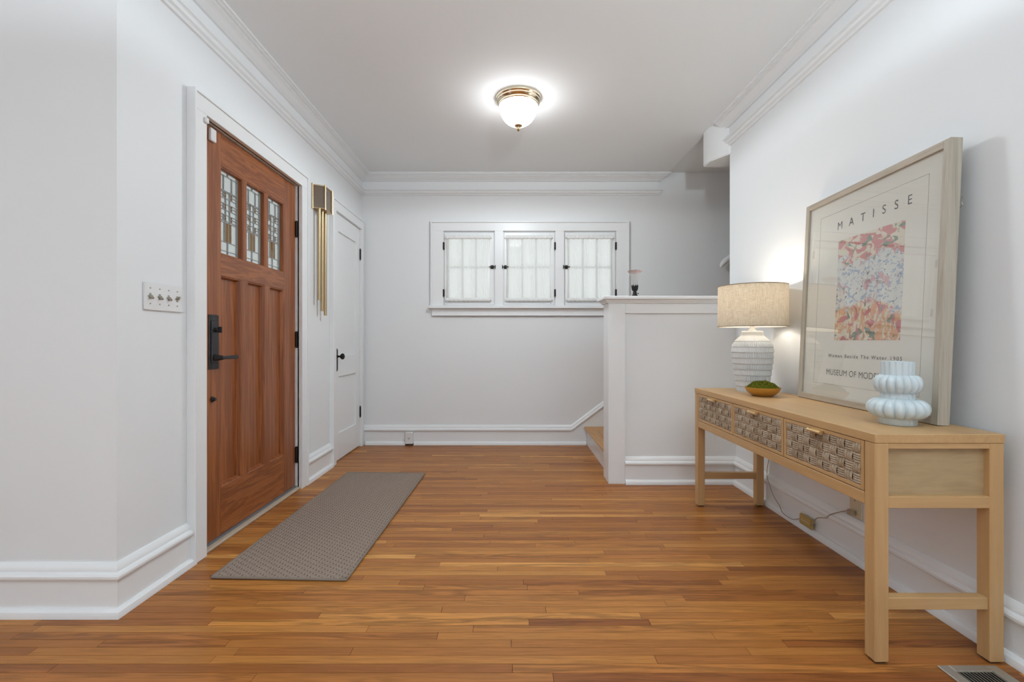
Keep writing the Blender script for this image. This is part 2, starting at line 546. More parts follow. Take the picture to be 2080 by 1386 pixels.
def box_obj(name, dims, m, parent=None, bevel=0.002, **k):
    bm = bmesh.new(); bx(bm, *dims)
    return obj(name, bm, m, parent, bevel, **k)


def tag(o, label, cat, group=None, kind=None):
    o['label'] = label
    if cat: o['category'] = cat
    if group: o['group'] = group
    if kind: o['kind'] = kind
    return o


def thing(name, label, cat, loc, group=None, kind=None, rot=None):
    o = bpy.data.objects.new(name, None)
    o.empty_display_size = 0.05
    C.objects.link(o)
    o.location = loc
    if rot: o.rotation_euler = rot
    W[o] = Vector(loc)
    return tag(o, label, cat, group, kind)


def struct(name, label, cat, loc=(0, 0, 0)):
    return thing(name, label, cat, loc, kind='structure')


def sobj(name, bm, m, label, cat, bevel=0.0, **k):
    return tag(obj(name, bm, m, None, bevel, **k), label, cat, kind='structure')


# ================================================================== dimensions
XL, XR = -1.45, 1.572        # faces of the hall's left and right walls
YB = 4.40                    # face of the far wall
YN = 1.67                    # return wall at the near left
H = 2.60
YE = 3.285                   # where the right wall ends at the stair

# ------------------------------------------------------------------ floor
floor = struct('floor', 'narrow strip oak floor running crosswise through the entry hall', 'floor')
bm = bmesh.new(); bx(bm, -4.6, 2.0, -4.1, 4.55, -0.12, -0.012)
obj('subfloor', bm, M_sub, floor)
PW = 0.038


def plank_bm(bm, x0, x1, y0, y1):
    g = 0.0007
    bx(bm, x0 + g, x1 - g, y0 + g, y1 - g, -0.012, 0.0)


def paint(me, rgb):
    a = me.color_attributes.new('tone', 'FLOAT_COLOR', 'POINT')
    a.data.foreach_set('color', list((*rgb, 1.0)) * len(me.vertices))


rest = []
singles = []
row0 = 1.371 - 140 * PW
nrow = int((4.5 - row0) / PW) + 1
for r in range(nrow):
    y0 = row0 + r * PW
    y1 = y0 + PW
    if y0 < -4.05: continue
    xa = -4.5 if y0 < YN + 0.02 else -1.56
    xb = 1.585 if y0 < 3.35 else 1.0
    x = xa - random.random() * 0.9
    while x < xb:
        ln = random.choice((0.42, 0.6, 0.75, 0.9, 1.05, 1.25, 1.5)) * random.uniform(0.85, 1.15)
        a, b = max(x, xa), min(x + ln, xb)
        x += ln
        if b - a < 0.03: continue
        t = random.random()
        tone = (min(1, max(0, random.gauss(0.52, 0.18))), random.random(), random.random() ** 2)
        vis = y0 > 1.29 and b > -1.16 * y1 and a < 1.16 * y1
        (singles if vis else rest).append((a, b, y0, y1, tone))
singles.sort(key=lambda q: q[2])
rest += singles[298:]
singles = singles[:298]
for (a, b, y0, y1, tone) in singles:
    bm = bmesh.new(); plank_bm(bm, a, b, y0, y1)
    o = obj('plank', bm, M_floor, floor)
    paint(o.data, tone)
bm = bmesh.new()
for q in rest: plank_bm(bm, *q[:4])
me_cols = []
for q in rest: me_cols += list((*q[4], 1.0)) * 8
me = bpy.data.meshes.new('plank_field')
bm.to_mesh(me); bm.free()
me.materials.append(M_floor)
ca = me.color_attributes.new('tone', 'FLOAT_COLOR', 'POINT')
ca.data.foreach_set('color', me_cols)
o = bpy.data.objects.new('plank_field', me); C.objects.link(o); o.parent = floor; o['kind'] = 'stuff'
W[o] = Vector((0, 0, 0))

# ------------------------------------------------------------------ ceiling
bm = bmesh.new()
bx(bm, -4.6, XR + 0.12, -4.1, YE, H, H + 0.12)
bx(bm, -1.6, 1.495, YE, YB + 0.12, H, H + 0.12)
sobj('ceiling', bm, M_ceil, 'flat white painted ceiling over the entry hall', 'ceiling')
bm = bmesh.new()
bx(bm, 1.495, 2.45, YE, YB + 0.12, H + 0.03, H + 0.15)
bx(bm, 2.3, 3.8, YE - 0.1, YB + 0.12, 4.8, 4.9)
sobj('ceiling', bm, M_ceil, 'shaded strip of ceiling above the staircase', 'ceiling')

# ------------------------------------------------------------------ walls
DY0, DY1, DZ = 2.118, 3.069, 2.045       # front door opening
CY0, CY1, CZ = 3.685, 4.315, 2.06        # closet door opening
bm = bmesh.new()
for (a, b, z0, z1) in ((YN, DY0 - 0.02, 0, H), (DY0 - 0.02, DY1 + 0.02, DZ + 0.02, H), (DY1 + 0.02, CY0 - 0.01, 0, H),
                       (CY0 - 0.01, CY1 + 0.01, CZ + 0.01, H), (CY1 + 0.01, YB + 0.12, 0, H)):
    bx(bm, XL - 0.13, XL, a, b, z0, z1)
wl = sobj('wall_left', bm, M_wall, 'white wall holding the oak front door', 'wall')
bm = bmesh.new(); bx(bm, -4.6, XL - 0.13, YN, YN + 0.13, 0, H)
bx(bm, XL - 0.13, XL - 0.0001, YN - 0.0001, YN + 0.001, 0, H)
sobj('wall_near', bm, M_wall, 'white return wall at the left edge facing the camera', 'wall')
bm = bmesh.new(); bx(bm, XR, XR + 0.12, -4.1, YE, 0, H)
sobj('wall_right', bm, M_wall, 'white wall behind the console table', 'wall')

SASH = ((-0.657, -0.171), (-0.081, 0.414), (0.505, 1.0))
WZ0, WZ1 = 1.348, 2.057
bm = bmesh.new()
T = 0.14
bx(bm, XL - 0.13, SASH[0][0], YB, YB + T, 0, 2.64)
bx(bm, SASH[0][1], SASH[1][0], YB, YB + T, 0, 2.64)
bx(bm, SASH[1][1], SASH[2][0], YB, YB + T, 0, 2.64)
bx(bm, SASH[2][1], 3.8, YB, YB + T, 0, 2.64)
for a, b in SASH:
    bx(bm, a, b, YB, YB + T, 0, WZ0); bx(bm, a, b, YB, YB + T, WZ1, 2.64)
bx(bm, 2.3, 3.8, YB, YB + T, 2.64, 4.9)
sobj('wall_back', bm, M_wall, 'far white wall with the three small curtained windows', 'wall')
# stair enclosure beyond the right wall (hidden from the hall)
bm = bmesh.new()
bx(bm, XR + 0.12, 3.8, YE - 0.12, YE, 0, 4.9)
bx(bm, 3.7, 3.8, YE, YB, 0, 4.9)
bx(bm, 2.35, 2.45, YE, YB, 2.75, 4.9)
sobj('wall_stair', bm, M_wall, 'hidden wall enclosing the staircase beyond the right wall', 'wall')
# the room behind the camera, with its windows
bm = bmesh.new()
bx(bm, -4.6, -3.7, -4.1, -3.98, 0, H); bx(bm, 1.1, XR, -4.1, -3.98, 0, H)
bx(bm, -3.7, 1.1, -4.1, -3.98, 0, 0.62); bx(bm, -3.7, 1.1, -4.1, -3.98, 2.35, H)
sobj('wall_rear', bm, M_wall, 'wall behind the camera with a wide window', 'wall')
bm = bmesh.new()
bx(bm, -4.6, -4.48, -4.1, -2.8, 0, H); bx(bm, -4.6, -4.48, 0.6, YN + 0.13, 0, H)
bx(bm, -4.6, -4.48, -2.8, 0.6, 0, 0.62); bx(bm, -4.6, -4.48, -2.8, 0.6, 2.35, H)
sobj('wall_side', bm, M_wall, 'side wall of the room behind the camera with a window', 'wall')

# ------------------------------------------------------------------ crown moulding
CP = [(0, -0.195), (0.014, -0.195), (0.019, -0.187), (0.012, -0.181), (0.026, -0.174), (0.031, -0.162), (0.025, -0.154), (0.037, -0.149),
      (0.037, -0.137), (0.010, -0.134), (0.010, -0.064), (0.022, -0.064), (0.032, -0.058), (0.024, -0.052), (0.038, -0.046), (0.052, -0.032),
      (0.070, -0.025), (0.068, -0.019), (0.086, -0.018), (0.084, -0.011), (0.100, -0.010), (0.100, 0.0), (0, 0.0)]
bm = bmesh.new()
sweep(bm, CP, [((-4.48, YN, H), (0, -1)), ((XL, YN, H), (1, -1)), ((XL, YB, H), (1, -1))])
sobj('trim_1', bm, M_trim, 'white crown moulding along the left wall above the front door', 'crown moulding', sharp=25)
bm = bmesh.new()
sweep(bm, CP, [((XL, YB, H), (1, -1)), ((1.405, YB, H), (1, -1)), ((1.405, YB, H), (1, 0))])
sobj('trim_2', bm, M_trim, 'white crown moulding above the three windows with a cut end', 'crown moulding', sharp=25)
bm = bmesh.new()
sweep(bm, [(-p, h) for p, h in CP], [((XR, -3.98, H), (1, 0)), ((XR, 3.33, H), (1, 0))])
sobj('trim_3', bm, M_trim, 'white crown moulding along the right wall above the picture', 'crown moulding', sharp=25)
bm = bmesh.new()
prism(bm, [(1.478, 3.52), (1.478, 3.415), (1.525, 3.33), (1.560, 3.27), (XR + 0.10, 3.27), (XR + 0.10, 3.52)], 'z', 2.345, H + 0.03)
sobj('trim_4', bm, M_trim, 'white block at the end of the right crown moulding', 'corner block', bevel=0.006, seg=2)

# ------------------------------------------------------------------ baseboards (+ shoe moulding)
BP = [(0, 0), (0.018, 0), (0.018, 0.132), (0.029, 0.135), (0.032, 0.141), (0.032, 0.149), (0.028, 0.156), (0.0215, 0.1585), (0.0180, 0.1615),
      (0.0180, 0.167), (0.0145, 0.176), (0.0075, 0.186), (0.004, 0.190), (0, 0.190)]
SP = [(0.018, 0), (0.038, 0), (0.038, 0.010), (0.034, 0.022), (0.026, 0.030), (0.018, 0.032)]


def baseboard(name, path, label):
    bm = bmesh.new(); sweep(bm, BP, path)
    b = sobj(name, bm, M_trim, label, 'baseboard', sharp=25)
    bm = bmesh.new(); sweep(bm, SP, path)
    obj('shoe_moulding', bm, M_trim, b, sharp=25)
    return b


baseboard('baseboard_near', [((-4.48, YN, 0), (0, -1)), ((XL, YN, 0), (1, -1)), ((XL, 2.026, 0), (1, 0))],
          'tall white baseboard turning the corner at the near left wall')
baseboard('baseboard_left', [((XL, 3.145, 0), (1, 0)), ((XL, 3.61, 0), (1, 0))],
          'short white baseboard between the front door and the closet door')
baseboard('baseboard_right', [((XR, -3.98, 0), (-1, 0)), ((XR, 3.196, 0), (-1, -1))],
          'white baseboard behind the console table')
baseboard('baseboard_half', [((0.79, 3.196, 0), (0, -1)), ((XR, 3.196, 0), (-1, -1))],
          'white baseboard along the foot of the stair half wall')
# far wall: level, then raking up with the stairs
S0 = 0.571
SL = 0.746
bm = bmesh.new()
prism(bm, [(XL, 0), (2.6, 0), (2.6, 0.14 + SL * (2.6 - S0)), (S0, 0.14), (XL, 0.14)], 'y', YB - 0.018, YB)
bb = sobj('baseboard_back', bm, M_trim, 'white baseboard of the far wall rising along the stairs', 'baseboard')
bm = bmesh.new()
capP = [(0.018, 0)] + [(p, h - 0.134) for p, h in BP[3:]] + [(0, 0.0)]
sweep(bm, capP, [((XL, YB, 0.134), (0, -1)), ((S0, YB, 0.134), (0, -1)), ((2.6, YB, 0.134 + SL * (2.6 - S0)), (0, -1))])
obj('cap_moulding', bm, M_trim, bb, sharp=25)
bm = bmesh.new()
sweep(bm, SP, [((XL + 0.04, YB, 0), (0, -1)), ((-1.024, YB, 0), (0, -1))])
obj('shoe_moulding', bm, M_trim, bb, sharp=25)
bm = bmesh.new()
sweep(bm, SP, [((-0.944, YB, 0), (0, -1)), ((0.712, YB, 0), (0, -1))])
obj('shoe_moulding', bm, M_trim, bb, sharp=25)

# ------------------------------------------------------------------ half wall by the stair
hw = struct('wall_half', 'white panelled half wall with a corner post hiding the stairs', 'half wall', (1.1, 3.26, 0))
bm = bmesh.new(); bx(bm, 0.76, XR + 0.12, 3.196, 3.335, 0, 1.285)
obj('panel', bm, M_wall, hw)
box_obj('post', (0.674, 0.792, 3.176, 3.352, 0, 1.285), M_trim, hw, 0.004, seg=2)
box_obj('frieze_board', (0.792, XR, 3.180, 3.20, 1.193, 1.285), M_trim, hw, 0.002)
capf = [(0, 0), (0.012, 0), (0.014, 0.010), (0.022, 0.012), (0.024, 0.022), (0.036, 0.023), (0.040, 0.027), (0.040, 0.042), (0.036, 0.046), (0, 0.046)]
bm = bmesh.new()
sweep(bm, capf, [((XR - 0.001, 3.180, 1.266), (0, -1)), ((0.674, 3.180, 1.266), (-1, -1)), ((0.674, 3.352, 1.266), (-1, 1)), ((XR - 0.001, 3.352, 1.266), (0, 1))])
bx(bm, 0.676, XR - 0.001, 3.182, 3.35, 1.29, 1.312)
obj('cap_rail', bm, M_trim, hw, sharp=25)

# ------------------------------------------------------------------ stairs
st = struct('stair', 'wooden staircase rising to the right behind the half wall', 'stairs', (1.6, 3.87, 0))
RUN, RISE = 0.236, 0.176
for i in range(8):
    x0 = 0.722 + i * RUN
    box_obj('riser', (x0, x0 + 0.02, 3.3355 if i else 3.353, YB - 0.018, i * RISE, (i + 1) * RISE - 0.026), M_trim, st, 0)
    ln = RUN + 0.028 if i < 7 else 1.2
    yy = 3.353 if i == 0 else 3.3355
    bm = bmesh.new()
    z1 = (i + 1) * RISE
    prism(bm, [(x0 - 0.028, z1 - 0.018), (x0 - 0.028, z1 - 0.008), (x0 - 0.02, z1), (x0 - 0.028 + ln + (0.02 if i < 7 else 0), z1), (x0 - 0.028 + ln + (0.02 if i < 7 else 0), z1 - 0.026), (x0 - 0.02, z1 - 0.026)], 'y', yy, YB - 0.018)
    obj('tread', bm, M_tread, st)
# handrail on the far wall
hr = thing('handrail', 'white round end of the stair handrail on the far wall', 'handrail', (2.3, YB - 0.07, 1.8))
bm = bmesh.new()
tube(bm, [(1.985, YB - 0.075, 1.70), (1.99, YB - 0.075, 1.715), (2.01, YB - 0.075, 1.745), (2.03, YB - 0.075, 1.763), (2.9, YB - 0.075, 1.763 + 0.87 * SL)], [0.008, 0.018, 0.026, 0.027, 0.027], 12)
obj('rail', bm, M_trim, hr, sharp=60)
bm = bmesh.new(); tube(bm, [(2.3, YB - 0.075, 1.955), (2.3, YB, 1.93)], 0.011, 8)
obj('bracket', bm, M_trim, hr)

# ------------------------------------------------------------------ front door casing, jamb, threshold
def casing(name, label, y0, y1, zt, w, proud, far_w=None):
    t = struct(name, label, 'door casing', (XL, (y0 + y1) / 2, 0))
    fw = far_w if far_w is not None else w
    X1 = XL + proud
    box_obj('side_casing', (XL, X1, y0 - w, y0, 0, zt), M_trim, t, 0.002)
    box_obj('side_casing', (XL, X1, y1, y1 + fw, 0, zt), M_trim, t, 0.002)
    box_obj('head_casing', (XL, X1, y0 - w, y1 + fw, zt, zt + 0.075), M_trim, t, 0.002)
    bm = bmesh.new()
    bx(bm, XL, X1 + 0.007, y0 - w - 0.012, y0 - w, 0, zt + 0.087)
    obj('backband', bm, M_trim, t, 0.002)
    bm = bmesh.new(); bx(bm, XL, X1 + 0.007, y0 - w, y1 + fw, zt + 0.075, zt + 0.087)
    obj('backband', bm, M_trim, t, 0.002)
    if fw > 0.06:
        bm = bmesh.new(); bx(bm, XL, X1 + 0.007, y1 + fw, y1 + fw + 0.012, 0, zt + 0.087)
        obj('backband', bm, M_trim, t, 0.002)
    return t


t1 = casing('trim_5', 'wide white casing around the oak front door', DY0 - 0.004, DY1 + 0.006, DZ + 0.004, 0.076, 0.034)
for d in ((XL - 0.13, XL + 0.01, DY0 - 0.02, DY0 - 0.003, 0, DZ + 0.02), (XL - 0.13, XL + 0.01, DY1 + 0.006, DY1 + 0.02, 0, DZ + 0.02),
          (XL - 0.13, XL + 0.01, DY0 - 0.004, DY1 + 0.006, DZ + 0.004, DZ + 0.02)):
    box_obj('jamb', d, M_trim, t1, 0)
for d in ((XL - 0.085, XL - 0.07, DY0 - 0.003, DY0 + 0.02, 0.02, DZ + 0.004), (XL - 0.085, XL - 0.07, DY1 - 0.015, DY1 + 0.006, 0.02, DZ + 0.004),
          (XL - 0.085, XL - 0.07, DY0 + 0.02, DY1 - 0.015, DZ - 0.015, DZ + 0.004)):
    box_obj('stop', d, M_trim, t1, 0)
box_obj('threshold', (XL - 0.13, XL + 0.022, DY0 - 0.003, DY1 + 0.006, 0.0, 0.016), M_thresh, t1, 0.004)
box_obj('weatherstrip', (XL - 0.06, XL - 0.002, DY0, DY1, 0.016, 0.024), M_cordp, t1, 0)
casing('trim_6', 'white casing around the closet door in the far corner', CY0, CY1, CZ, 0.063, 0.030, 0.050)

# ------------------------------------------------------------------ front door
DX = XL - 0.012                  # inner face
DXo = DX - 0.045
door = struct('door_1', 'reddish oak front door with three leaded glass lites and three panels', 'front door', (DX, (DY0 + DY1) / 2, 0))


def rail_y(name, y0, y1, z0, z1): return box_obj(name, (DXo, DX, y0, y1, z0, z1), M_oak_y, door, 0.0012)
def stile_z(name, y0, y1, z0, z1, x1=None): return box_obj(name, (DXo, x1 or DX, y0, y1, z0, z1), M_oak_z, door, 0.0012)


D0, D1 = DY0 + 0.001, DY1 - 0.002
DH = 2.173                       # hardware datum on the lock stile
LY0, LY1 = 2.287, D1 - 0.146
stile_z('stile', D0, LY0, 0.026, DZ - 0.001)
stile_z('stile', LY1, D1, 0.026, DZ - 0.001)
rail_y('top_rail', LY0, LY1, 1.880, DZ - 0.001)
rail_y('lock_rail', LY0, LY1, 1.330, 1.438)
rail_y('bottom_rail', LY0, LY1, 0.026, 0.268)
lw = (LY1 - LY0 - 2 * 0.032) / 3
lites = []
for i in range(3):
    a = LY0 + i * (lw + 0.032)
    lites.append((a, a + lw))
    if i < 2: stile_z('mullion', a + lw, a + lw + 0.032, 1.438, 1.880)
pw = (LY1 - LY0 - 2 * 0.062) / 3
panels = []
for i in range(3):
    a = LY0 + i * (pw + 0.062)
    panels.append((a, a + pw))
    if i < 2: stile_z('mullion', a + pw, a + pw + 0.062, 0.268, 1.330)


def sticking(y0, y1, z0, z1, parent, depth=0.012, wd=0.014, m=None):
    """moulded inner edge: four sloped strips around an opening in the x = const plane"""
    bm = bmesh.new()
    o = [(y0, z0), (y1, z0), (y1, z1), (y0, z1)]
    prof = [(0, -0.0015), (0.003, -0.004), (0.006, -0.004), (wd, -depth), (wd, -depth - 0.004), (0, -depth - 0.004)]
    sg = [(1, 1), (-1, 1), (-1, -1), (1, -1)]
    rings = [[bm.verts.new((DX + h, p[0] + s[0] * w, p[1] + s[1] * w)) for w, h in prof] for p, s in zip(o, sg)]
    n = len(prof)
    for k in range(4):
        A, B = rings[k], rings[(k + 1) % 4]
        for i in range(n):
            bm.faces.new((A[i], A[(i + 1) % n], B[(i + 1) % n], B[i]))
    return obj('sticking', bm, m or M_oak_z, parent, sharp=20)


for a, b in panels:
    p = box_obj('panel', (DX - 0.040, DX - 0.024, a, b, 0.268, 1.330), M_oak_z, door, 0)
    sticking(a, b, 0.268, 1.330, p, 0.022, 0.013)


def lite(y0, y1, z0, z1):
    w, h = y1 - y0, z1 - z0
    xg = DX - 0.024

    def Y(u): return y0 + u * w
    def Z(v): return z1 - v * h
    pane = box_obj('glass_pane', (xg - 0.006, xg - 0.002, y0, y1, z0, z1), M_door_glass, door, 0)
    sticking(y0, y1, z0, z1, pane, 0.018, 0.010)
    cw = 0.0026
    bm = bmesh.new()

    def hl(u0, u1, v): bx(bm, xg - 0.009, xg + 0.001, Y(u0), Y(u1), Z(v) - cw / 2, Z(v) + cw / 2)
    def vl(u, v0, v1): bx(bm, xg - 0.009, xg + 0.001, Y(u) - cw / 2, Y(u) + cw / 2, Z(v1), Z(v0))
    vl(0.09, 0, 1); vl(0.91, 0, 1); hl(0, 1, 0.055); hl(0, 1, 0.935)
    vl(0.5, 0, 0.055); vl(0.5, 0.83, 1)
    vl(0.32, 0.055, 0.23); vl(0.68, 0.055, 0.23)
    hl(0.09, 0.91, 0.23)
    vl(0.41, 0.23, 0.60); vl(0.59, 0.23, 0.60)
    for v in (0.25, 0.385, 0.515):
        hl(0.09, 0.41, v + 0.028); hl(0.59, 0.91, v + 0.028)
        hl(0.09, 0.91, v + 0.066)
        vl(0.32, v - 0.005, v + 0.066); vl(0.68, v - 0.005, v + 0.066)
        hl(0.09, 0.91, v - 0.005)
    hl(0.09, 0.91, 0.60); hl(0.09, 0.91, 0.83)
    vl(0.36, 0.60, 0.83); vl(0.64, 0.60, 0.83); vl(0.5, 0.60, 0.83)
    obj('came', bm, M_came, pane)
    for (u0, u1, v0, v1) in ((0.36, 0.5, 0.60, 0.83), (0.5, 0.64, 0.60, 0.83), (0.32, 0.41, 0.245, 0.316), (0.59, 0.68, 0.245, 0.316),
                             (0.32, 0.41, 0.38, 0.451), (0.59, 0.68, 0.38, 0.451), (0.32, 0.41, 0.51, 0.581), (0.59, 0.68, 0.51, 0.581)):
        box_obj('amber_piece', (xg - 0.0015, xg - 0.0003, Y(u0), Y(u1), Z(v1), Z(v0)), M_amber, pane, 0)


for a, b in lites: lite(a, b, 1.438, 1.880)
# hinges
for z in (0.233, 1.01, 1.755):
    bm = bmesh.new()
    tube(bm, [(DX + 0.008, D1 + 0.004, z - 0.055), (DX + 0.008, D1 + 0.004, z + 0.055)], 0.0075, 10)
    bx(bm, DX - 0.001, DX + 0.004, D1 - 0.004, D1 + 0.006, z - 0.05, z + 0.05)
    obj('hinge', bm, M_iron, door)
# handle set with a pierced plate, thumb turn and lever
hs = box_obj('lock_plate', (DX, DX + 0.006, DH + 0.016, DH + 0.089, 0.862, 1.128), M_bronze, door, 0.002)
box_obj('raised_plate', (DX + 0.006, DX + 0.011, DH + 0.028, DH + 0.078, 0.892, 1.100), M_bronze, hs, 0.0025)
for zz in (0.872, 0.883, 1.108, 1.119):
    for yy in (0.024, 0.036, 0.068, 0.080):
        box_obj('pierced_square', (DX + 0.006, DX + 0.0066, DH + yy - 0.0038, DH + yy + 0.0038, zz - 0.004, zz + 0.004), M_slot, hs, 0)
bm = bmesh.new()
tube(bm, [(DX + 0.010, DH + 0.053, 1.055), (DX + 0.026, DH + 0.053, 1.055)], 0.012, 14)
bx(bm, DX + 0.024, DX + 0.044, DH + 0.0495, DH + 0.0565, 1.040, 1.070)
obj('thumb_turn', bm, M_bronze, hs, 0.0015)
bm = bmesh.new()
tube(bm, [(DX + 0.010, DH + 0.053, 0.918), (DX + 0.052, DH + 0.053, 0.918)], [0.017, 0.010], 14)
prism(bm, [(DH + 0.043, 0.911), (DH + 0.043, 0.925), (DH + 0.165, 0.929), (DH + 0.168, 0.918), (DH + 0.165, 0.908)], 'x', DX + 0.046, DX + 0.057)
obj('lever', bm, M_bronze, hs, 0.002)
bm = bmesh.new()
tube(bm, [(DX, DH + 0.045, 0.716), (DX + 0.006, DH + 0.045, 0.716), (DX + 0.007, DH + 0.045, 0.716), (DX + 0.018, DH + 0.045, 0.716)], [0.014, 0.014, 0.009, 0.008], 14)
obj('privacy_bolt', bm, M_bronze, door)
# door contact
dc = thing('door_contact', 'small white magnetic contact at the top corner of the front door', 'door sensor', (DX, DH + 0.05, 1.98))
box_obj('magnet', (DX, DX + 0.016, DH + 0.016, DH + 0.056, 1.968, 2.030), M_white_plastic, dc, 0.003)
box_obj('switch_body', (XL + 0.034, XL + 0.046, DY0 - 0.028, DY0 - 0.006, 2.006, 2.032), M_white_plastic, dc, 0.003)

# ------------------------------------------------------------------ closet door
CX = XL + 0.006
cd = struct('door_2', 'white two panel closet door with a dark knob in the far left corner', 'closet door', (CX, (CY0 + CY1) / 2, 0))
c0, c1 = CY0 + 0.003, CY1 - 0.003


def cpart(n, y0, y1, z0, z1): return box_obj(n, (CX - 0.04, CX, y0, y1, z0, z1), M_trim, cd, 0.0015)


ST = 0.10
cpart('stile', c0, c0 + ST, 0.012, CZ - 0.003); cpart('stile', c1 - ST, c1, 0.012, CZ - 0.003)
cpart('rail', c0 + ST, c1 - ST, 1.915, CZ - 0.003); cpart('rail', c0 + ST, c1 - ST, 0.704, 0.880); cpart('rail', c0 + ST, c1 - ST, 0.012, 0.232)
for z0, z1 in ((0.880, 1.915), (0.232, 0.704)):
    p = box_obj('panel', (CX - 0.030, CX - 0.014, c0 + ST, c1 - ST, z0, z1), M_trim, cd, 0)
for z in (0.33, 1.82):
    bm = bmesh.new()
    tube(bm, [(CX + 0.006, c1 + 0.002, z - 0.045), (CX + 0.006, c1 + 0.002, z + 0.045)], 0.0075, 10)
    lathe(bm, [(0.003, 0), (0.006, 0.006), (0.002, 0.012)], (CX + 0.006, c1 + 0.002, z + 0.045), 8)
    lathe(bm, [(0.002, -0.012), (0.006, -0.006), (0.003, 0)], (CX + 0.006, c1 + 0.002, z - 0.045), 8)
    obj('hinge', bm, M_iron, cd)
bm = bmesh.new()
yc = c0 + 0.050
pts = []
for k in range(9):
    a = math.pi * k / 8
    pts.append((yc + 0.024 * math.cos(a), 0.915 + 0.024 * math.sin(a)))
for k in range(9):
    a = math.pi + math.pi * k / 8
    pts.append((yc + 0.024 * math.cos(a), 0.772 + 0.024 * math.sin(a)))
prism(bm, pts, 'x', CX, CX + 0.006)
pl = obj('knob_plate', bm, M_iron, cd, 0.002)
bm = bmesh.new()
prof = [(0.013, 0.0), (0.013, 0.004), (0.009, 0.006), (0.008, 0.026), (0.014, 0.030), (0.023, 0.038), (0.0255, 0.047), (0.023, 0.055), (0.013, 0.061)]
lathe(bm, prof, (0, 0, 0), 20)
bmesh.ops.transform(bm, matrix=Matrix.Translation((CX + 0.006, yc, 0.873)) @ Matrix.Rotation(R(90), 4, 'Y'), verts=bm.verts[:])
obj('knob', bm, M_iron, pl)

# ------------------------------------------------------------------ window casing and sashes
wc = struct('trim_7', 'white casing and sill framing the three small windows', 'window casing', (0.17, YB, 1.25))
CXa, CXb, CZt = -0.771, 1.114, 2.140
yf = YB - 0.022
for a, b in ((CXa, SASH[0][0] - 0.003), (SASH[0][1] + 0.003, SASH[1][0] - 0.003), (SASH[1][1] + 0.003, SASH[2][0] - 0.003), (SASH[2][1] + 0.003, CXb)):
    box_obj('upright_casing', (a, b, yf, YB, 1.338, 2.060), M_trim, wc, 0.0015)
box_obj('head_casing', (CXa, CXb, yf, YB, 2.060, CZt), M_trim, wc, 0.0015)
for d in ((CXa - 0.014, CXa, yf - 0.010, YB, 1.338, CZt + 0.014), (CXb, CXb + 0.014, yf - 0.010, YB, 1.338, CZt + 0.014), (CXa, CXb, yf - 0.010, YB, CZt, CZt + 0.014)):
    box_obj('backband', d, M_trim, wc, 0.003)
box_obj('sill', (CXa - 0.030, CXb + 0.030, YB - 0.060, YB + 0.03, 1.312, 1.338), M_trim, wc, 0.004)
box_obj('apron', (CXa - 0.002, CXb + 0.002, YB - 0.020, YB, 1.243, 1.312), M_trim, wc, 0.002)
bm = bmesh.new(); bx(bm, CXa + 0.0, CXb, YB - 0.026, YB, 1.243, 1.251)
obj('apron_bead', bm, M_trim, wc, 0.002)
for a, b in SASH:   # jambs in the wall thickness
    for d in ((a, a + 0.004, YB - 0.001, YB + T, WZ0, WZ1), (b - 0.004, b, YB - 0.001, YB + T, WZ0, WZ1), (a, b, YB - 0.001, YB + T, WZ1 - 0.004, WZ1)):
        box_obj('jamb', d, M_trim, wc, 0)
side = ('left', 'middle', 'right')
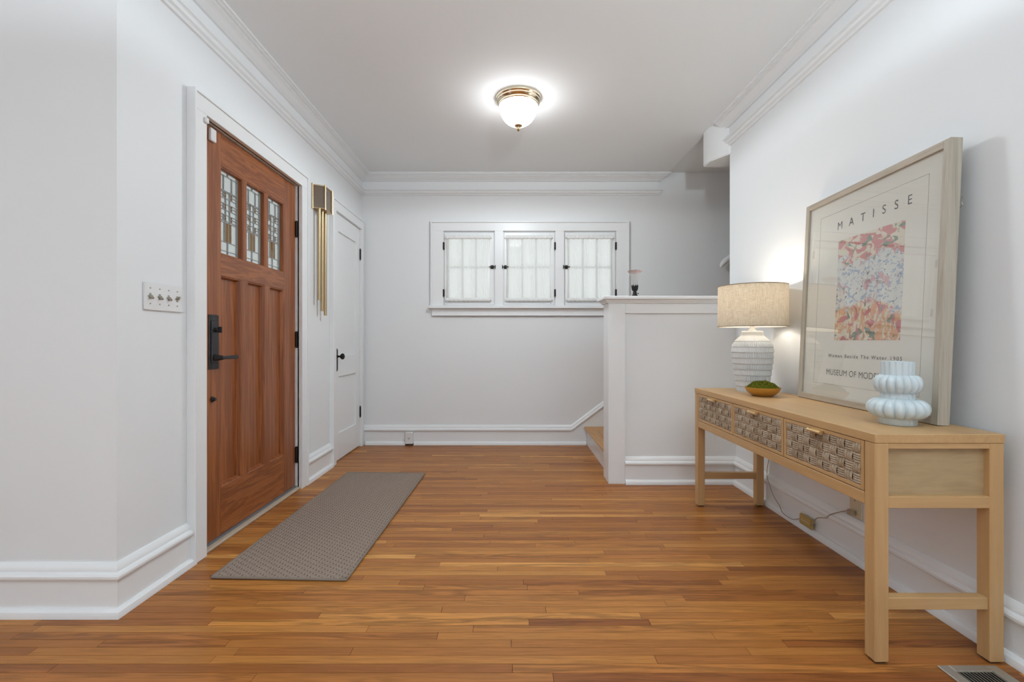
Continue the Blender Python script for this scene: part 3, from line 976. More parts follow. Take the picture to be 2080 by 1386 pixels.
for i, (a, b) in enumerate(SASH):
    x0, x1 = a + 0.006, b - 0.006
    z0, z1 = WZ0 + 0.004, WZ1 - 0.012
    y0, y1 = YB - 0.014, YB + 0.022
    wn = struct('window_%d' % (i + 1), '%s white six pane casement window in the far wall' % side[i], 'window', ((a + b) / 2, YB, WZ0))
    sw, tw = 0.042, 0.052
    box_obj('sash_stile', (x0, x0 + sw, y0, y1, z0, z1), M_trim, wn, 0.002)
    box_obj('sash_stile', (x1 - sw, x1, y0, y1, z0, z1), M_trim, wn, 0.002)
    box_obj('sash_rail', (x0 + sw, x1 - sw, y0, y1, z1 - tw, z1), M_trim, wn, 0.002)
    box_obj('sash_rail', (x0 + sw, x1 - sw, y0, y1, z0, z0 + tw), M_trim, wn, 0.002)
    ix0, ix1, iz0, iz1 = x0 + sw, x1 - sw, z0 + tw, z1 - tw
    gx = [ix0 + (ix1 - ix0) * k / 3 for k in range(4)]
    gz = [iz0, (iz0 + iz1) / 2 + 0.015, iz1]
    for k in (1, 2): box_obj('muntin', (gx[k] - 0.009, gx[k] + 0.009, YB + 0.0, YB + 0.02, iz0, iz1), M_trim, wn, 0)
    box_obj('muntin', (ix0, ix1, YB + 0.001, YB + 0.019, gz[1] - 0.008, gz[1] + 0.008), M_trim, wn, 0)
    for k in range(3):
        for q in range(2):
            box_obj('pane', (gx[k], gx[k + 1], YB + 0.009, YB + 0.012, gz[q], gz[q + 1]), M_clear, wn, 0)
    hx = x0 - 0.006 if i == 0 else x1 + 0.006
    for hz in (z0 + 0.11, z1 - 0.13):
        bm = bmesh.new(); tube(bm, [(hx, yf - 0.004, hz - 0.036), (hx, yf - 0.004, hz + 0.036)], 0.006, 8)
        bx(bm, hx - 0.008, hx + 0.008, yf - 0.003, yf + 0.009, hz - 0.032, hz + 0.032)
        obj('hinge', bm, M_iron, wn)
    lx = x1 - 0.014 if i == 0 else x0 + 0.014
    sgn = 1 if i == 0 else -1
    lz = 1.712
    bm = bmesh.new(); bx(bm, lx - 0.016, lx + 0.016, y0 - 0.006, y0, lz - 0.018, lz + 0.018)
    lt = obj('latch_plate', bm, M_iron, wn, 0.003)
    bm = bmesh.new()
    tube(bm, [(lx - sgn * 0.03, y0 - 0.020, lz), (lx + sgn * 0.030, y0 - 0.018, lz)], 0.005, 8)
    tube(bm, [(lx, y0 - 0.004, lz), (lx, y0 - 0.024, lz)], 0.008, 10)
    bx(bm, min(lx + sgn * 0.026, lx + sgn * 0.034), max(lx + sgn * 0.026, lx + sgn * 0.034), y0 - 0.024, y0 - 0.004, lz - 0.016, lz + 0.016)
    obj('latch_handle', bm, M_iron, lt)

    # gathered sheer curtain on two rods
    cu = thing('sheer_curtain', 'gathered sheer white curtain on the %s window' % side[i], 'curtain', ((a + b) / 2, y0 - 0.012, z0), 'sheer window curtains')
    cx0, cx1 = x0 + 0.016, x1 - 0.026 if i != 0 else x1 - 0.030
    zt, zb = z1 - 0.030, z0 + 0.026
    rng = random.Random(31 + i)
    ncol, nr = 150, 14
    ph = [rng.uniform(0, 6.28) for _ in range(5)]
    bm = bmesh.new(); grid = []
    for r in range(nr + 1):
        t = r / nr
        row = []
        z = zt + (zb - zt) * t
        end = max(0, 1 - min(t, 1 - t) * 14)
        for c in range(ncol + 1):
            u = c / ncol
            pull = 0.010 * math.sin(math.pi * t)      # edges draw in a little at mid height
            x = cx0 + pull * (1.0 if i == 2 else 0.5) + (cx1 - cx0 - 2 * pull) * u + 0.0025 * math.sin(9 * u + 3 * t + ph[0])
            amp = 0.0045 * (0.55 + 0.45 * math.sin(23 * u + ph[1]))
            fold = amp * math.sin(2 * math.pi * 26 * u + 2.0 * math.sin(7 * u + ph[2]) + 1.1 * math.sin(3 * t + ph[3] + 5 * u))
            fine = 0.0015 * math.sin(2 * math.pi * 55 * u + ph[4]) * (0.3 + end)
            row.append(bm.verts.new((x, y0 - 0.014 + fold + fine, z + end * 0.002 * math.sin(300 * u))))
        grid.append(row)
    for r in range(nr):
        for c in range(ncol):
            bm.faces.new((grid[r][c], grid[r][c + 1], grid[r + 1][c + 1], grid[r + 1][c]))
    obj('fabric', bm, M_sheer, cu, sharp=80)
    for zr in (zt - 0.018, zb + 0.018):
        # heading casing: the doubled fabric around the rod
        bm = bmesh.new(); n = 90
        A, B = [], []
        for c in range(n + 1):
            u = c / n
            x = cx0 + (cx1 - cx0) * u
            dy = 0.0025 * math.sin(2 * math.pi * 30 * u + ph[0])
            A.append([bm.verts.new((x, y0 - 0.014 + dy + 0.010 * math.cos(k * math.pi / 3), zr + (0.019 + 0.002 * math.sin(60 * u)) * math.sin(k * math.pi / 3))) for k in range(6)])
        for P, Q in zip(A, A[1:]):
            for k in range(6): bm.faces.new((P[k], P[(k + 1) % 6], Q[(k + 1) % 6], Q[k]))
        obj('heading', bm, M_heading, cu, sharp=80)
        bm = bmesh.new(); tube(bm, [(cx0 - 0.008, y0 - 0.014, zr), (cx1 + 0.008, y0 - 0.014, zr)], 0.004, 8)
        for xx in (cx0 - 0.008, cx1 + 0.008): bx(bm, xx - 0.004, xx + 0.004, y0 - 0.018, y0, zr - 0.008, zr + 0.008)
        obj('rod', bm, M_white_plastic, cu)

# ------------------------------------------------------------------ entry rug
rc = [(-1.263, 1.914), (-0.690, 1.893), (-0.655, 3.410), (-1.236, 3.432)]
rug = thing('door_rug', 'long taupe woven runner rug lying in front of the oak door', 'rug', (-0.96, 2.66, 0))
bm = bmesh.new()
n = 24
corners = [Vector((*p, 0)) for p in rc]


def bil(u, v):
    return (corners[0] * (1 - u) + corners[1] * u) * (1 - v) + (corners[3] * (1 - u) + corners[2] * u) * v


nu, nv = 10, 26
for top in (0.009, 0.0012):
    pass
T_, B_ = {}, {}
for i in range(nu + 1):
    for j in range(nv + 1):
        p = bil(i / nu, j / nv)
        lift = 0.006 * max(0, (i / nu - 0.8) * 5) * max(0, (0.15 - j / nv) / 0.15)
        T_[i, j] = bm.verts.new((p.x, p.y, 0.0085 + lift)); B_[i, j] = bm.verts.new((p.x, p.y, 0.001 + lift * 0.5))
for i in range(nu):
    for j in range(nv):
        bm.faces.new((T_[i, j], T_[i + 1, j], T_[i + 1, j + 1], T_[i, j + 1]))
        bm.faces.new((B_[i, j], B_[i, j + 1], B_[i + 1, j + 1], B_[i + 1, j]))
obj('pile', bm, M_rug, rug)
bm = bmesh.new()
loop = [bil(i / nu, 0) for i in range(nu)] + [bil(1, j / nv) for j in range(nv)] + [bil(1 - i / nu, 1) for i in range(nu)] + [bil(0, 1 - j / nv) for j in range(nv)]
ctr = bil(0.5, 0.5)
pts = []
for p in loop + loop[:1]:
    q = p.copy(); q.z = 0.0065
    pts.append(q)
tube(bm, pts, 0.0058, 8, cap=False)
obj('binding', bm, M_bind, rug, sharp=60)

# ------------------------------------------------------------------ switch plate (four gang)
sp = thing('switch_plate', 'white four gang switch plate with toggles on the left wall', 'light switch', (XL, 1.89, 1.13))
box_obj('cover_plate', (XL, XL + 0.007, 1.785, 1.992, 1.122, 1.236), M_white_plastic, sp, 0.004, seg=2)
for k in range(4):
    yc = 1.785 + 0.0305 + k * 0.0487
    up = (k == 3)
    bm = bmesh.new(); bx(bm, XL + 0.007, XL + 0.0078, yc - 0.005, yc + 0.005, 1.168, 1.192)
    obj('toggle_slot', bm, M_nickel, sp)
    bm = bmesh.new()
    zt = 1.186 if up else 1.174
    tube(bm, [(XL + 0.006, yc, 1.180), (XL + 0.015, yc, zt), (XL + 0.020, yc, zt + (0.003 if up else -0.003))], [0.006, 0.0050, 0.0040], 10)
    prism(bm, [(yc + 0.012 * math.cos(q * math.pi / 6), 1.180 + 0.0055 * math.sin(q * math.pi / 6)) for q in range(12)], 'x', XL + 0.0065, XL + 0.0105)
    obj('toggle', bm, M_nickel, sp)
    for zz in (1.150, 1.212):
        bm = bmesh.new(); tube(bm, [(XL + 0.007, yc, zz), (XL + 0.0085, yc, zz)], 0.003, 8)
        obj('screw', bm, M_nickel, sp)

# ------------------------------------------------------------------ door chime
ch = thing('door_chime', 'brass door chime with smoked panels and three long tubes', 'door chime', (XL, 3.39, 1.18))
foot = [(XL, 3.295), (XL + 0.082, 3.335), (XL + 0.082, 3.465), (XL, 3.505)]
bm = bmesh.new(); prism(bm, [(XL, 3.300), (XL + 0.077, 3.338), (XL + 0.077, 3.462), (XL, 3.500)], 'z', 1.974, 2.132)
obj('smoked_housing', bm, M_smoke, ch)
for zz in (1.966, 2.130):
    bm = bmesh.new()
    prism(bm, foot, 'z', zz, zz + 0.009)
    obj('brass_rim', bm, M_brass, ch, 0.002)
for (x, y) in foot:
    bm = bmesh.new(); tube(bm, [(x + (0.006 if x == XL else 0), y, 1.960), (x + (0.006 if x == XL else 0), y, 2.146)], 0.006, 10)
    obj('corner_post', bm, M_brass, ch)
for y, zb in ((3.325, 1.30), (3.378, 1.222), (3.432, 1.192)):
    bm = bmesh.new()
    tube(bm, [(XL + 0.042, y, zb), (XL + 0.042, y, 1.968)], 0.0112, 18)
    obj('chime_tube', bm, M_brass, ch, sharp=60)

# ------------------------------------------------------------------ outlet on the far baseboard
ol = thing('wall_outlet', 'white outlet box on the far baseboard near the closet', 'outlet', (-0.985, YB, 0.01))
box_obj('cover_plate', (-1.022, -0.948, YB - 0.052, YB - 0.018, 0.014, 0.128), M_white_plastic, ol, 0.004)
bm = bmesh.new(); tube(bm, [(-0.985, YB - 0.050, 0.068), (-0.985, YB - 0.0535, 0.068)], 0.017, 16)
so = obj('socket', bm, M_white_plastic, ol)
for dx, dz in ((-0.007, 0.005), (0.007, 0.005), (0, -0.007)):
    box_obj('slot', (-0.985 + dx - 0.0022, -0.985 + dx + 0.0022, YB - 0.0542, YB - 0.0534, 0.068 + dz - 0.004, 0.068 + dz + 0.004), M_slot, so, 0)
box_obj('gap_block', (-1.018, -0.952, YB - 0.046, YB - 0.018, 0.0, 0.014), M_slot, ol, 0)

# ------------------------------------------------------------------ ceiling light
LX, LY = 0.042, 3.0
cl = thing('ceiling_light', 'lit flush ceiling light with a white glass bowl and brass ring', 'ceiling light', (LX, LY, 2.385))
bm = bmesh.new()
lathe(bm, [(0.05, 0), (0.148, 0), (0.151, -0.006), (0.149, -0.014), (0.143, -0.020), (0.143, -0.028), (0.137, -0.036), (0.131, -0.040), (0.131, -0.050), (0.127, -0.054), (0.121, -0.052), (0.05, -0.03)], (LX, LY, H), 64)
obj('brass_ring', bm, M_brass_hi, cl, sharp=30)
bm = bmesh.new()
pr = []
for k in range(15):
    a = math.pi / 2 * k / 14
    pr.append((0.124 * math.cos(a) ** 0.86 if k < 14 else 0.012, -0.050 - 0.130 * math.sin(a)))
lathe(bm, pr, (LX, LY, H), 56, rf=lambda r, z, a, j: r * (1 + 0.004 * math.cos(14 * a)))
obj('glass_bowl', bm, M_bowl_glass, cl, sharp=60)
bm = bmesh.new()
lathe(bm, [(0.003, -0.174), (0.026, -0.177), (0.027, -0.181), (0.019, -0.187), (0.010, -0.192), (0.009, -0.203), (0.012, -0.207), (0.007, -0.213), (0.001, -0.219)], (LX, LY, H), 24)
obj('finial', bm, M_brass, cl)
# the bulbs throw most of their light down through the bowl
ld = bpy.data.lights.new('ceiling_bulbs', 'SPOT')
ld.energy = 35.0; ld.color = (0.86, 0.95, 1.0); ld.shadow_soft_size = 0.15
ld.spot_size = R(178); ld.spot_blend = 0.03
lo = bpy.data.objects.new('ceiling_bulbs', ld); C.objects.link(lo)
lo.parent = cl; lo.location = (0, 0, -0.03)

# ------------------------------------------------------------------ unseen uplighter, added behind the camera to brighten ceiling and upper walls
UX, UY = 0.60, -0.40
fl_ = thing('added_uplighter', 'added dark metal uplighter, unseen behind the camera, brightening the ceiling', 'floor lamp', (UX, UY, 0))
bm = bmesh.new(); lathe(bm, [(0.14, 0), (0.14, 0.012), (0.12, 0.022), (0.02, 0.035), (0.012, 0.05)], (UX, UY, 0), 40)
obj('base', bm, M_bronze, fl_)
bm = bmesh.new(); tube(bm, [(UX, UY, 0.04), (UX, UY, 1.70)], 0.011, 12)
obj('pole', bm, M_bronze, fl_)
bm = bmesh.new(); lathe(bm, [(0.014, 1.69), (0.05, 1.70), (0.12, 1.735), (0.16, 1.79), (0.156, 1.79), (0.115, 1.742), (0.03, 1.712)], (UX, UY, 0), 48)
obj('bowl', bm, M_bronze, fl_)
bm = bmesh.new(); lathe(bm, [(0.012, 1.71), (0.02, 1.73), (0.028, 1.755), (0.015, 1.775), (0.003, 1.78)], (UX, UY, 0), 20)
obj('bulb', bm, M_bulb, fl_)
ld = bpy.data.lights.new('added_uplight', 'SPOT')
ld.energy = 175.0; ld.color = (0.78, 0.91, 1.0); ld.shadow_soft_size = 0.08
ld.spot_size = R(172); ld.spot_blend = 0.1
lo = bpy.data.objects.new('added_uplight', ld); C.objects.link(lo)
lo.parent = fl_; lo.location = (0, 0, 1.81); lo.rotation_euler = (R(180), 0, 0)

# ------------------------------------------------------------------ small oil lamp on the half wall
OX, OY, OZ = 0.877, 3.25, 1.312
ol2 = thing('glass_lamp', 'small lamp with dark metal foot and fluted glass on the half wall', 'lamp', (OX, OY, OZ))
bm = bmesh.new()
lathe(bm, [(0.031, 0), (0.031, 0.004), (0.022, 0.011), (0.016, 0.018), (0.013, 0.034), (0.012, 0.044), (0.014, 0.046)], (OX, OY, OZ), 32,
      rf=lambda r, z, a, j: r * (1 + 0.03 * math.cos(10 * a)))
obj('foot', bm, M_iron, ol2)
bm = bmesh.new()
lathe(bm, [(0.010, 0.044), (0.017, 0.047), (0.021, 0.056), (0.0225, 0.068), (0.0225, 0.079), (0.019, 0.079), (0.017, 0.058), (0.005, 0.052)], (OX, OY, OZ), 40,
      rf=lambda r, z, a, j: r * (1 + 0.05 * math.cos(8 * a)))
for k in range(8):
    a = 2 * math.pi * k / 8
    lathe(bm, [(0.0045, 0.074), (0.004, 0.082), (0.001, 0.090)], (OX + 0.021 * math.cos(a), OY + 0.021 * math.sin(a), OZ), 6)
obj('petal_cup', bm, M_iron, ol2)
bm = bmesh.new()
tube(bm, [(OX + 0.018, OY, OZ + 0.030), (OX + 0.027, OY, OZ + 0.026)], [0.002, 0.0045], 8)
obj('wick_knob', bm, M_iron, ol2)
fl = lambda r, z, a, j: r * (1 + 0.025 * math.cos(12 * a))
bm = bmesh.new()
lathe(bm, [(0.019, 0.070), (0.0215, 0.095), (0.0225, 0.115), (0.025, 0.138), (0.031, 0.158), (0.042, 0.174)], (OX, OY, OZ), 48, rf=fl, cap0=False, cap1=False)
obj('glass_chimney', bm, M_lampglass, ol2, sharp=70)
bm = bmesh.new()
lathe(bm, [(0.042, 0.174), (0.049, 0.183), (0.051, 0.189)], (OX, OY, OZ), 48, rf=fl, cap0=False, cap1=False)
obj('chimney_rim', bm, M_lamprim, ol2, sharp=70)

# ------------------------------------------------------------------ console table
TX0, TX1, TY0, TY1, TZ = 1.120, 1.522, 1.404, 2.790, 0.712
tb = thing('console_table', 'light wood console table with three woven drawers against the right wall', 'console table', (1.32, 2.10, 0))
LG = 0.044
box_obj('tabletop', (TX0, TX1, TY0, TY1, TZ - 0.028, TZ), M_tab_y, tb, 0.0015)
legs = []
for (x, y) in ((TX0 + 0.001, TY0 + 0.001), (TX1 - LG - 0.001, TY0 + 0.001), (TX0 + 0.001, TY1 - LG - 0.001), (TX1 - LG - 0.001, TY1 - LG - 0.001)):
    bm = bmesh.new(); bx(bm, x, x + LG, y, y + LG, 0.006, TZ - 0.028)
    lg = obj('leg', bm, M_tab_z, tb, 0.003)
    box_obj('glide', (x + 0.008, x + LG - 0.008, y + 0.008, y + LG - 0.008, 0, 0.0065), M_slot, lg, 0)
for y in (TY0 + 0.001, TY1 - LG - 0.001):
    box_obj('stretcher', (TX0 + LG, TX1 - LG, y + 0.007, y + LG - 0.007, 0.165, 0.203), M_tab_x, tb, 0.002)
    box_obj('lower_side_rail', (TX0 + LG, TX1 - LG, y + 0.002, y + LG - 0.006, 0.482, 0.518), M_tab_x, tb, 0.0015)
    box_obj('upper_side_rail', (TX0 + LG, TX1 - LG, y + 0.002, y + LG - 0.006, TZ - 0.046, TZ - 0.028), M_tab_x, tb, 0.0015)
    yp = y + 0.020
    box_obj('side_panel', (TX0 + LG, TX1 - LG, yp, yp + 0.012, 0.518, TZ - 0.046), M_tab_pan, tb, 0)
IY0, IY1 = TY0 + LG + 0.001, TY1 - LG - 0.001
box_obj('front_rail', (TX0 + 0.001, TX0 + 0.034, IY0, IY1, 0.482, 0.520), M_tab_y, tb, 0.0015)
box_obj('case_floor', (TX0 + 0.034, TX1 - 0.012, IY0, IY1, 0.500, 0.512), M_tab_y, tb, 0)
box_obj('back_panel', (TX1 - 0.014, TX1 - 0.004, IY0, IY1, 0.482, TZ - 0.028), M_tab_y, tb, 0)
dw = (IY1 - IY0) / 3


def strand_tile(vertical, w, h, ns):
    """one over-pass of the weave: ns bowed strands, facing -x, centred on the origin"""
    bm = bmesh.new()
    L_, S_ = (h, w) if vertical else (w, h)
    sw = S_ / ns
    for s in range(ns):
        c = -S_ / 2 + (s + 0.5) * sw
        prev = None
        for k in range(6):
            t = -0.56 + 1.12 * k / 5
            bow = 0.0062 * math.cos(math.pi * t / 1.2) - 0.0018
            ring = []
            for q in range(5):
                a = math.pi * q / 4
                off = c - 0.46 * sw * math.cos(a)
                out = bow + 0.46 * sw * math.sin(a) * 0.8
                p = (-out, off, t * L_) if vertical else (-out, t * L_, off)
                ring.append(bm.verts.new(p))
            if prev:
                for q in range(4): bm.faces.new((prev[q], prev[q + 1], ring[q + 1], ring[q]))
            prev = ring
    return to_mesh('woven_strap', bm, M_rattan, sharp=70)


NC, NRW = 11, 4
dz0, dz1 = 0.5225, TZ - 0.0300
fy = 0.013
tw_, th_ = (dw - 0.006 - 2 * fy - 0.002) / NC, (dz1 - dz0 - 2 * fy) / NRW
mesh_v = strand_tile(True, tw_ * 0.94, th_, 3)
mesh_h = strand_tile(False, tw_, th_ * 0.92, 4)
for d in range(3):
    a = IY0 + d * dw + 0.003
    b = IY0 + (d + 1) * dw - 0.003
    dr = box_obj('drawer', (TX0 + 0.010, TX0 + 0.32, a + 0.004, b - 0.004, dz0 + 0.002, dz1 - 0.004), M_tab_y, tb, 0)
    xf = TX0 + 0.002
    for q in ((a, a + fy, dz0, dz1), (b - fy, b, dz0, dz1)):
        box_obj('drawer_stile', (xf, xf + 0.016, *q), M_tab_z, dr, 0.001)
    for q in ((a + fy, b - fy, dz0, dz0 + fy), (a + fy, b - fy, dz1 - fy, dz1)):
        box_obj('drawer_rail', (xf, xf + 0.016, *q), M_tab_y, dr, 0.001)
    box_obj('backing', (xf + 0.0075, xf + 0.009, a + fy, b - fy, dz0 + fy, dz1 - fy), M_slot, dr, 0)
    for c in range(NC):
        for r in range(NRW):
            vert = (c + r) % 2 == 0
            o = bpy.data.objects.new('woven_strap', mesh_v if vert else mesh_h)
            C.objects.link(o); o.parent = dr
            wp = Vector((xf + 0.0055, b - fy - 0.001 - (c + 0.5) * tw_, dz1 - fy - (r + 0.5) * th_))
            o.location = wp - W[dr]; W[o] = wp
    # brass bar pull hung from the top edge
    ym = (a + b) / 2
    bm = bmesh.new()
    zp, xp = dz1 - 0.012, xf - 0.016
    tube(bm, [(xp, ym - 0.036, zp), (xp, ym - 0.033, zp), (xp, ym - 0.031, zp), (xp, ym + 0.031, zp), (xp, ym + 0.033, zp), (xp, ym + 0.036, zp)], [0.0075, 0.0075, 0.006, 0.006, 0.0075, 0.0075], 12)
    for yy in (ym - 0.024, ym + 0.024): tube(bm, [(xp, yy, zp), (xf + 0.002, yy, zp + 0.001)], 0.004, 8)
    bx(bm, xp + 0.004, xf, ym - 0.03, ym + 0.03, zp + 0.004, zp + 0.007)
    obj('pull', bm, M_pull, dr)

# ------------------------------------------------------------------ table lamp
PX, PY = 1.367, 2.590
lp = thing('table_lamp', 'lit table lamp with linen drum shade and ribbed white ceramic base', 'table lamp', (PX, PY, TZ))
prof = []
key = [(0.000, 0.078), (0.04, 0.084), (0.09, 0.092), (0.14, 0.099), (0.19, 0.105), (0.225, 0.1075), (0.250, 0.106), (0.272, 0.100), (0.290, 0.089), (0.305, 0.074), (0.316, 0.061), (0.322, 0.057), (0.340, 0.0565), (0.345, 0.052)]


def kr(z):
    for (a, ra), (b, rb) in zip(key, key[1:]):
        if a <= z <= b:
            t = (z - a) / (b - a); return ra + (rb - ra) * t
    return key[-1][1]


zs = [i * 0.345 / 150 for i in range(151)]
BAND = 0.0318
NRIB = 58


def ribs(r, z, a, j):
    if z > 0.318 or z < 0.006: return r
    k = (z - 0.255) / BAND
    fade = 1.0 if z < 0.262 else max(0.25, 1 - (z - 0.262) / 0.06)
    fr_ = k - math.floor(k)
    odd = math.floor(k) % 2
    tooth = (1 - fr_)                       # each band flares towards its lower lip
    scal = abs(math.sin(NRIB / 2 * a + odd * math.pi / 2)) ** 0.7
    return r + fade * (0.0050 * tooth * scal - 0.0025 + (0.0032 * (scal - 0.5)))


bm = bmesh.new()
lathe(bm, [(kr(z), z) for z in zs], (PX, PY, TZ), 58 * 5, rf=ribs)
obj('base', bm, M_lampbase, lp, sharp=80)
bm = bmesh.new()
lathe(bm, [(0.020, 0.343), (0.020, 0.352), (0.014, 0.354), (0.014, 0.405), (0.017, 0.407), (0.017, 0.440), (0.006, 0.442)], (PX, PY, TZ), 20)
obj('socket', bm, mat('pale_socket', (0.72, 0.68, 0.62), 0.4), lp)
zb, zt = 1.081 - TZ, 1.311 - TZ
SR0, SR1 = 0.181, 0.179
bm = bmesh.new(); lathe(bm, [(SR0, zb), (SR1, zt)], (PX, PY, TZ), 96, cap0=False, cap1=False)
sh = obj('shade', bm, M_linen, lp, sharp=60)
bm = bmesh.new(); lathe(bm, [(SR0 - 0.003, zb + 0.001), (SR1 - 0.003, zt - 0.001)], (PX, PY, TZ), 96, cap0=False, cap1=False)
obj('shade_lining', bm, M_lining, sh, sharp=60)
for r_, z_ in ((SR0, zb), (SR1, zt)):
    bm = bmesh.new()
    lathe(bm, [(r_ + 0.001, z_ - 0.0015), (r_ + 0.001, z_ + 0.0025), (r_ - 0.003, z_ + 0.0025), (r_ - 0.003, z_ - 0.0015), (r_ + 0.001, z_ - 0.0015)], (PX, PY, TZ), 96, cap0=False, cap1=False)
    obj('shade_ring', bm, mat('shade_trim', (0.34, 0.27, 0.19), 0.8), sh)
bm = bmesh.new()
lathe(bm, [(0.012, 0.438), (0.014, 0.448), (0.022, 0.468), (0.029, 0.488), (0.029, 0.503), (0.020, 0.520), (0.004, 0.527)], (PX, PY, TZ), 24)
obj('bulb', bm, M_bulb, lp, sharp=60)
bm = bmesh.new()
for k in range(3):
    a = 2 * math.pi * k / 3 + 0.3
    tube(bm, [(PX + 0.016 * math.cos(a), PY + 0.016 * math.sin(a), TZ + zt - 0.012), (PX + SR1 * math.cos(a), PY + SR1 * math.sin(a), TZ + zt - 0.003)], 0.0018, 6)
tube(bm, [(PX + 0.02, PY, TZ + 0.430), (PX + 0.042, PY, TZ + 0.47), (PX + 0.038, PY, TZ + 0.54), (PX, PY, TZ + zt - 0.012), (PX - 0.038, PY, TZ + 0.54), (PX - 0.042, PY, TZ + 0.47), (PX - 0.02, PY, TZ + 0.430)], 0.0018, 6)
obj('harp', bm, M_brass, lp)
bm = bmesh.new()
lathe(bm, [(0.004, zt - 0.014), (0.012, zt - 0.010), (0.012, zt - 0.004), (0.005, zt + 0.002), (0.010, zt + 0.010), (0.004, zt + 0.018)], (PX, PY, TZ), 16)
obj('finial', bm, M_brass, lp)
ld = bpy.data.lights.new('table_lamp_bulb', 'POINT')
ld.energy = 3.4; ld.color = (1.0, 0.90, 0.76); ld.shadow_soft_size = 0.03
lo = bpy.data.objects.new('table_lamp_bulb', ld); C.objects.link(lo)
lo.parent = lp; lo.location = (0, 0, 0.545)

# ------------------------------------------------------------------ lamp cord with inline dimmer, and outlet
def onwall(px, py, X):
    Y = 924.4 * X / (px - 1040.0)
    return (X, Y, 1.0 - (py - 693.0) * Y / 924.4)


cord = thing('lamp_cord', 'thin clear lamp cord with a gold inline switch under the console', 'cord', (1.54, 2.35, 0.03))
bm = bmesh.new()
p1 = [(PX + 0.088, PY + 0.02, TZ + 0.005), (1.515, PY + 0.05, TZ + 0.004), (1.541, PY + 0.09, TZ - 0.004), (1.546, PY + 0.115, TZ - 0.06), (1.545, PY + 0.125, 0.55), (1.542, PY + 0.13, 0.35), (1.526, PY + 0.135, 0.21), (1.522, PY + 0.10, 0.15),
      onwall(1571.7, 1008.8, 1.523), onwall(1583.8, 1028.5, 1.523), onwall(1590, 1042.5, 1.524), onwall(1609, 1055, 1.526), (1.530, 2.415, 0.058)]
tube(bm, smooth_path(p1, 5), 0.0022, 6)
obj('cord', bm, M_cord, cord, sharp=60)
bm = bmesh.new()
p2 = [(1.530, 2.325, 0.056), onwall(1653, 1064, 1.526), onwall(1656, 1056, 1.526), onwall(1661, 1052.5, 1.527), onwall(1669, 1052.2, 1.532), onwall(1678.5, 1052.5, 1.536), onwall(1685, 1046.5, 1.540), onwall(1701.5, 1041.5, 1.547), onwall(1724, 1037.5, 1.545), (1.548, 2.076, 0.218)]
tube(bm, smooth_path(p2, 5), 0.0024, 6)
obj('cord', bm, M_cord, cord, sharp=60)
sw = box_obj('inline_switch', (1.525, 1.541, 2.322, 2.418, 0.034, 0.088), M_amber_plastic, cord, 0.004, seg=2)
box_obj('slider', (1.522, 1.526, 2.330, 2.400, 0.060, 0.063), M_ivory, sw, 0)
bm = bmesh.new(); bx(bm, 1.536, 1.556, 2.060, 2.092, 0.206, 0.230)
obj('plug', bm, M_cord, cord, 0.004)
rest_out = thing('wall_outlet', 'ivory duplex outlet on the right wall under the console', 'outlet', (XR, 2.075, 0.19))
pl = box_obj('cover_plate', (XR - 0.007, XR, 2.036, 2.112, 0.193, 0.309), M_ivory, rest_out, 0.003)
for zz in (0.222, 0.280):
    bm = bmesh.new()
    pts = [(2.074 + 0.017 * math.cos(2 * math.pi * k / 16), zz + 0.0145 * math.sin(2 * math.pi * k / 16)) for k in range(16)]
    prism(bm, pts, 'x', XR - 0.0095, XR - 0.006)
    so = obj('socket', bm, M_ivory, rest_out)
    if zz > 0.25:
        for dy, dz in ((-0.006, 0.004), (0.006, 0.004), (0, -0.007)):
            box_obj('slot', (XR - 0.0102, XR - 0.0094, 2.074 + dy - 0.0015, 2.074 + dy + 0.0015, zz + dz - 0.004, zz + dz + 0.004), M_slot, so, 0)

# ------------------------------------------------------------------ moss bowl
BX_, BY_ = 1.312, 2.382
bm = bmesh.new()
lathe(bm, [(0.040, 0.0), (0.046, 0.002), (0.062, 0.012), (0.076, 0.025), (0.083, 0.040), (0.0845, 0.047), (0.0825, 0.047), (0.078, 0.034), (0.060, 0.016), (0.030, 0.008)], (BX_, BY_, TZ), 56)
bo = tag(obj('bowl', bm, M_goldbowl, None, sharp=50), 'shallow gold lacquered bowl on the console beside the lamp', 'bowl')
bm = bmesh.new()
rings = []
rn = random.Random(3)
for j in range(29):
    t = j / 28
    r = 0.0765 * t
    ring = []
    for i in range(96):
        a = 2 * math.pi * i / 96
        x, y = r * math.cos(a), r * math.sin(a)
        dome = 0.036 * (1 - t ** 2.4) + 0.041
        nz_ = noise.noise((x * 55, y * 55, 1.7)) * 0.006 + noise.noise((x * 160, y * 160, 4.2)) * 0.004 + rn.uniform(-1, 1) * 0.0012
        ring.append(bm.verts.new((BX_ + x, BY_ + y, TZ + dome + nz_ * (1 if t < 0.95 else 0.2))))
        if j == 0: break
    rings.append(ring)
for i in range(96): bm.faces.new((rings[0][0], rings[1][i], rings[1][(i + 1) % 96]))
for A, B in zip(rings[1:], rings[2:]):
    for i in range(96): bm.faces.new((A[i], B[i], B[(i + 1) % 96], A[(i + 1) % 96]))
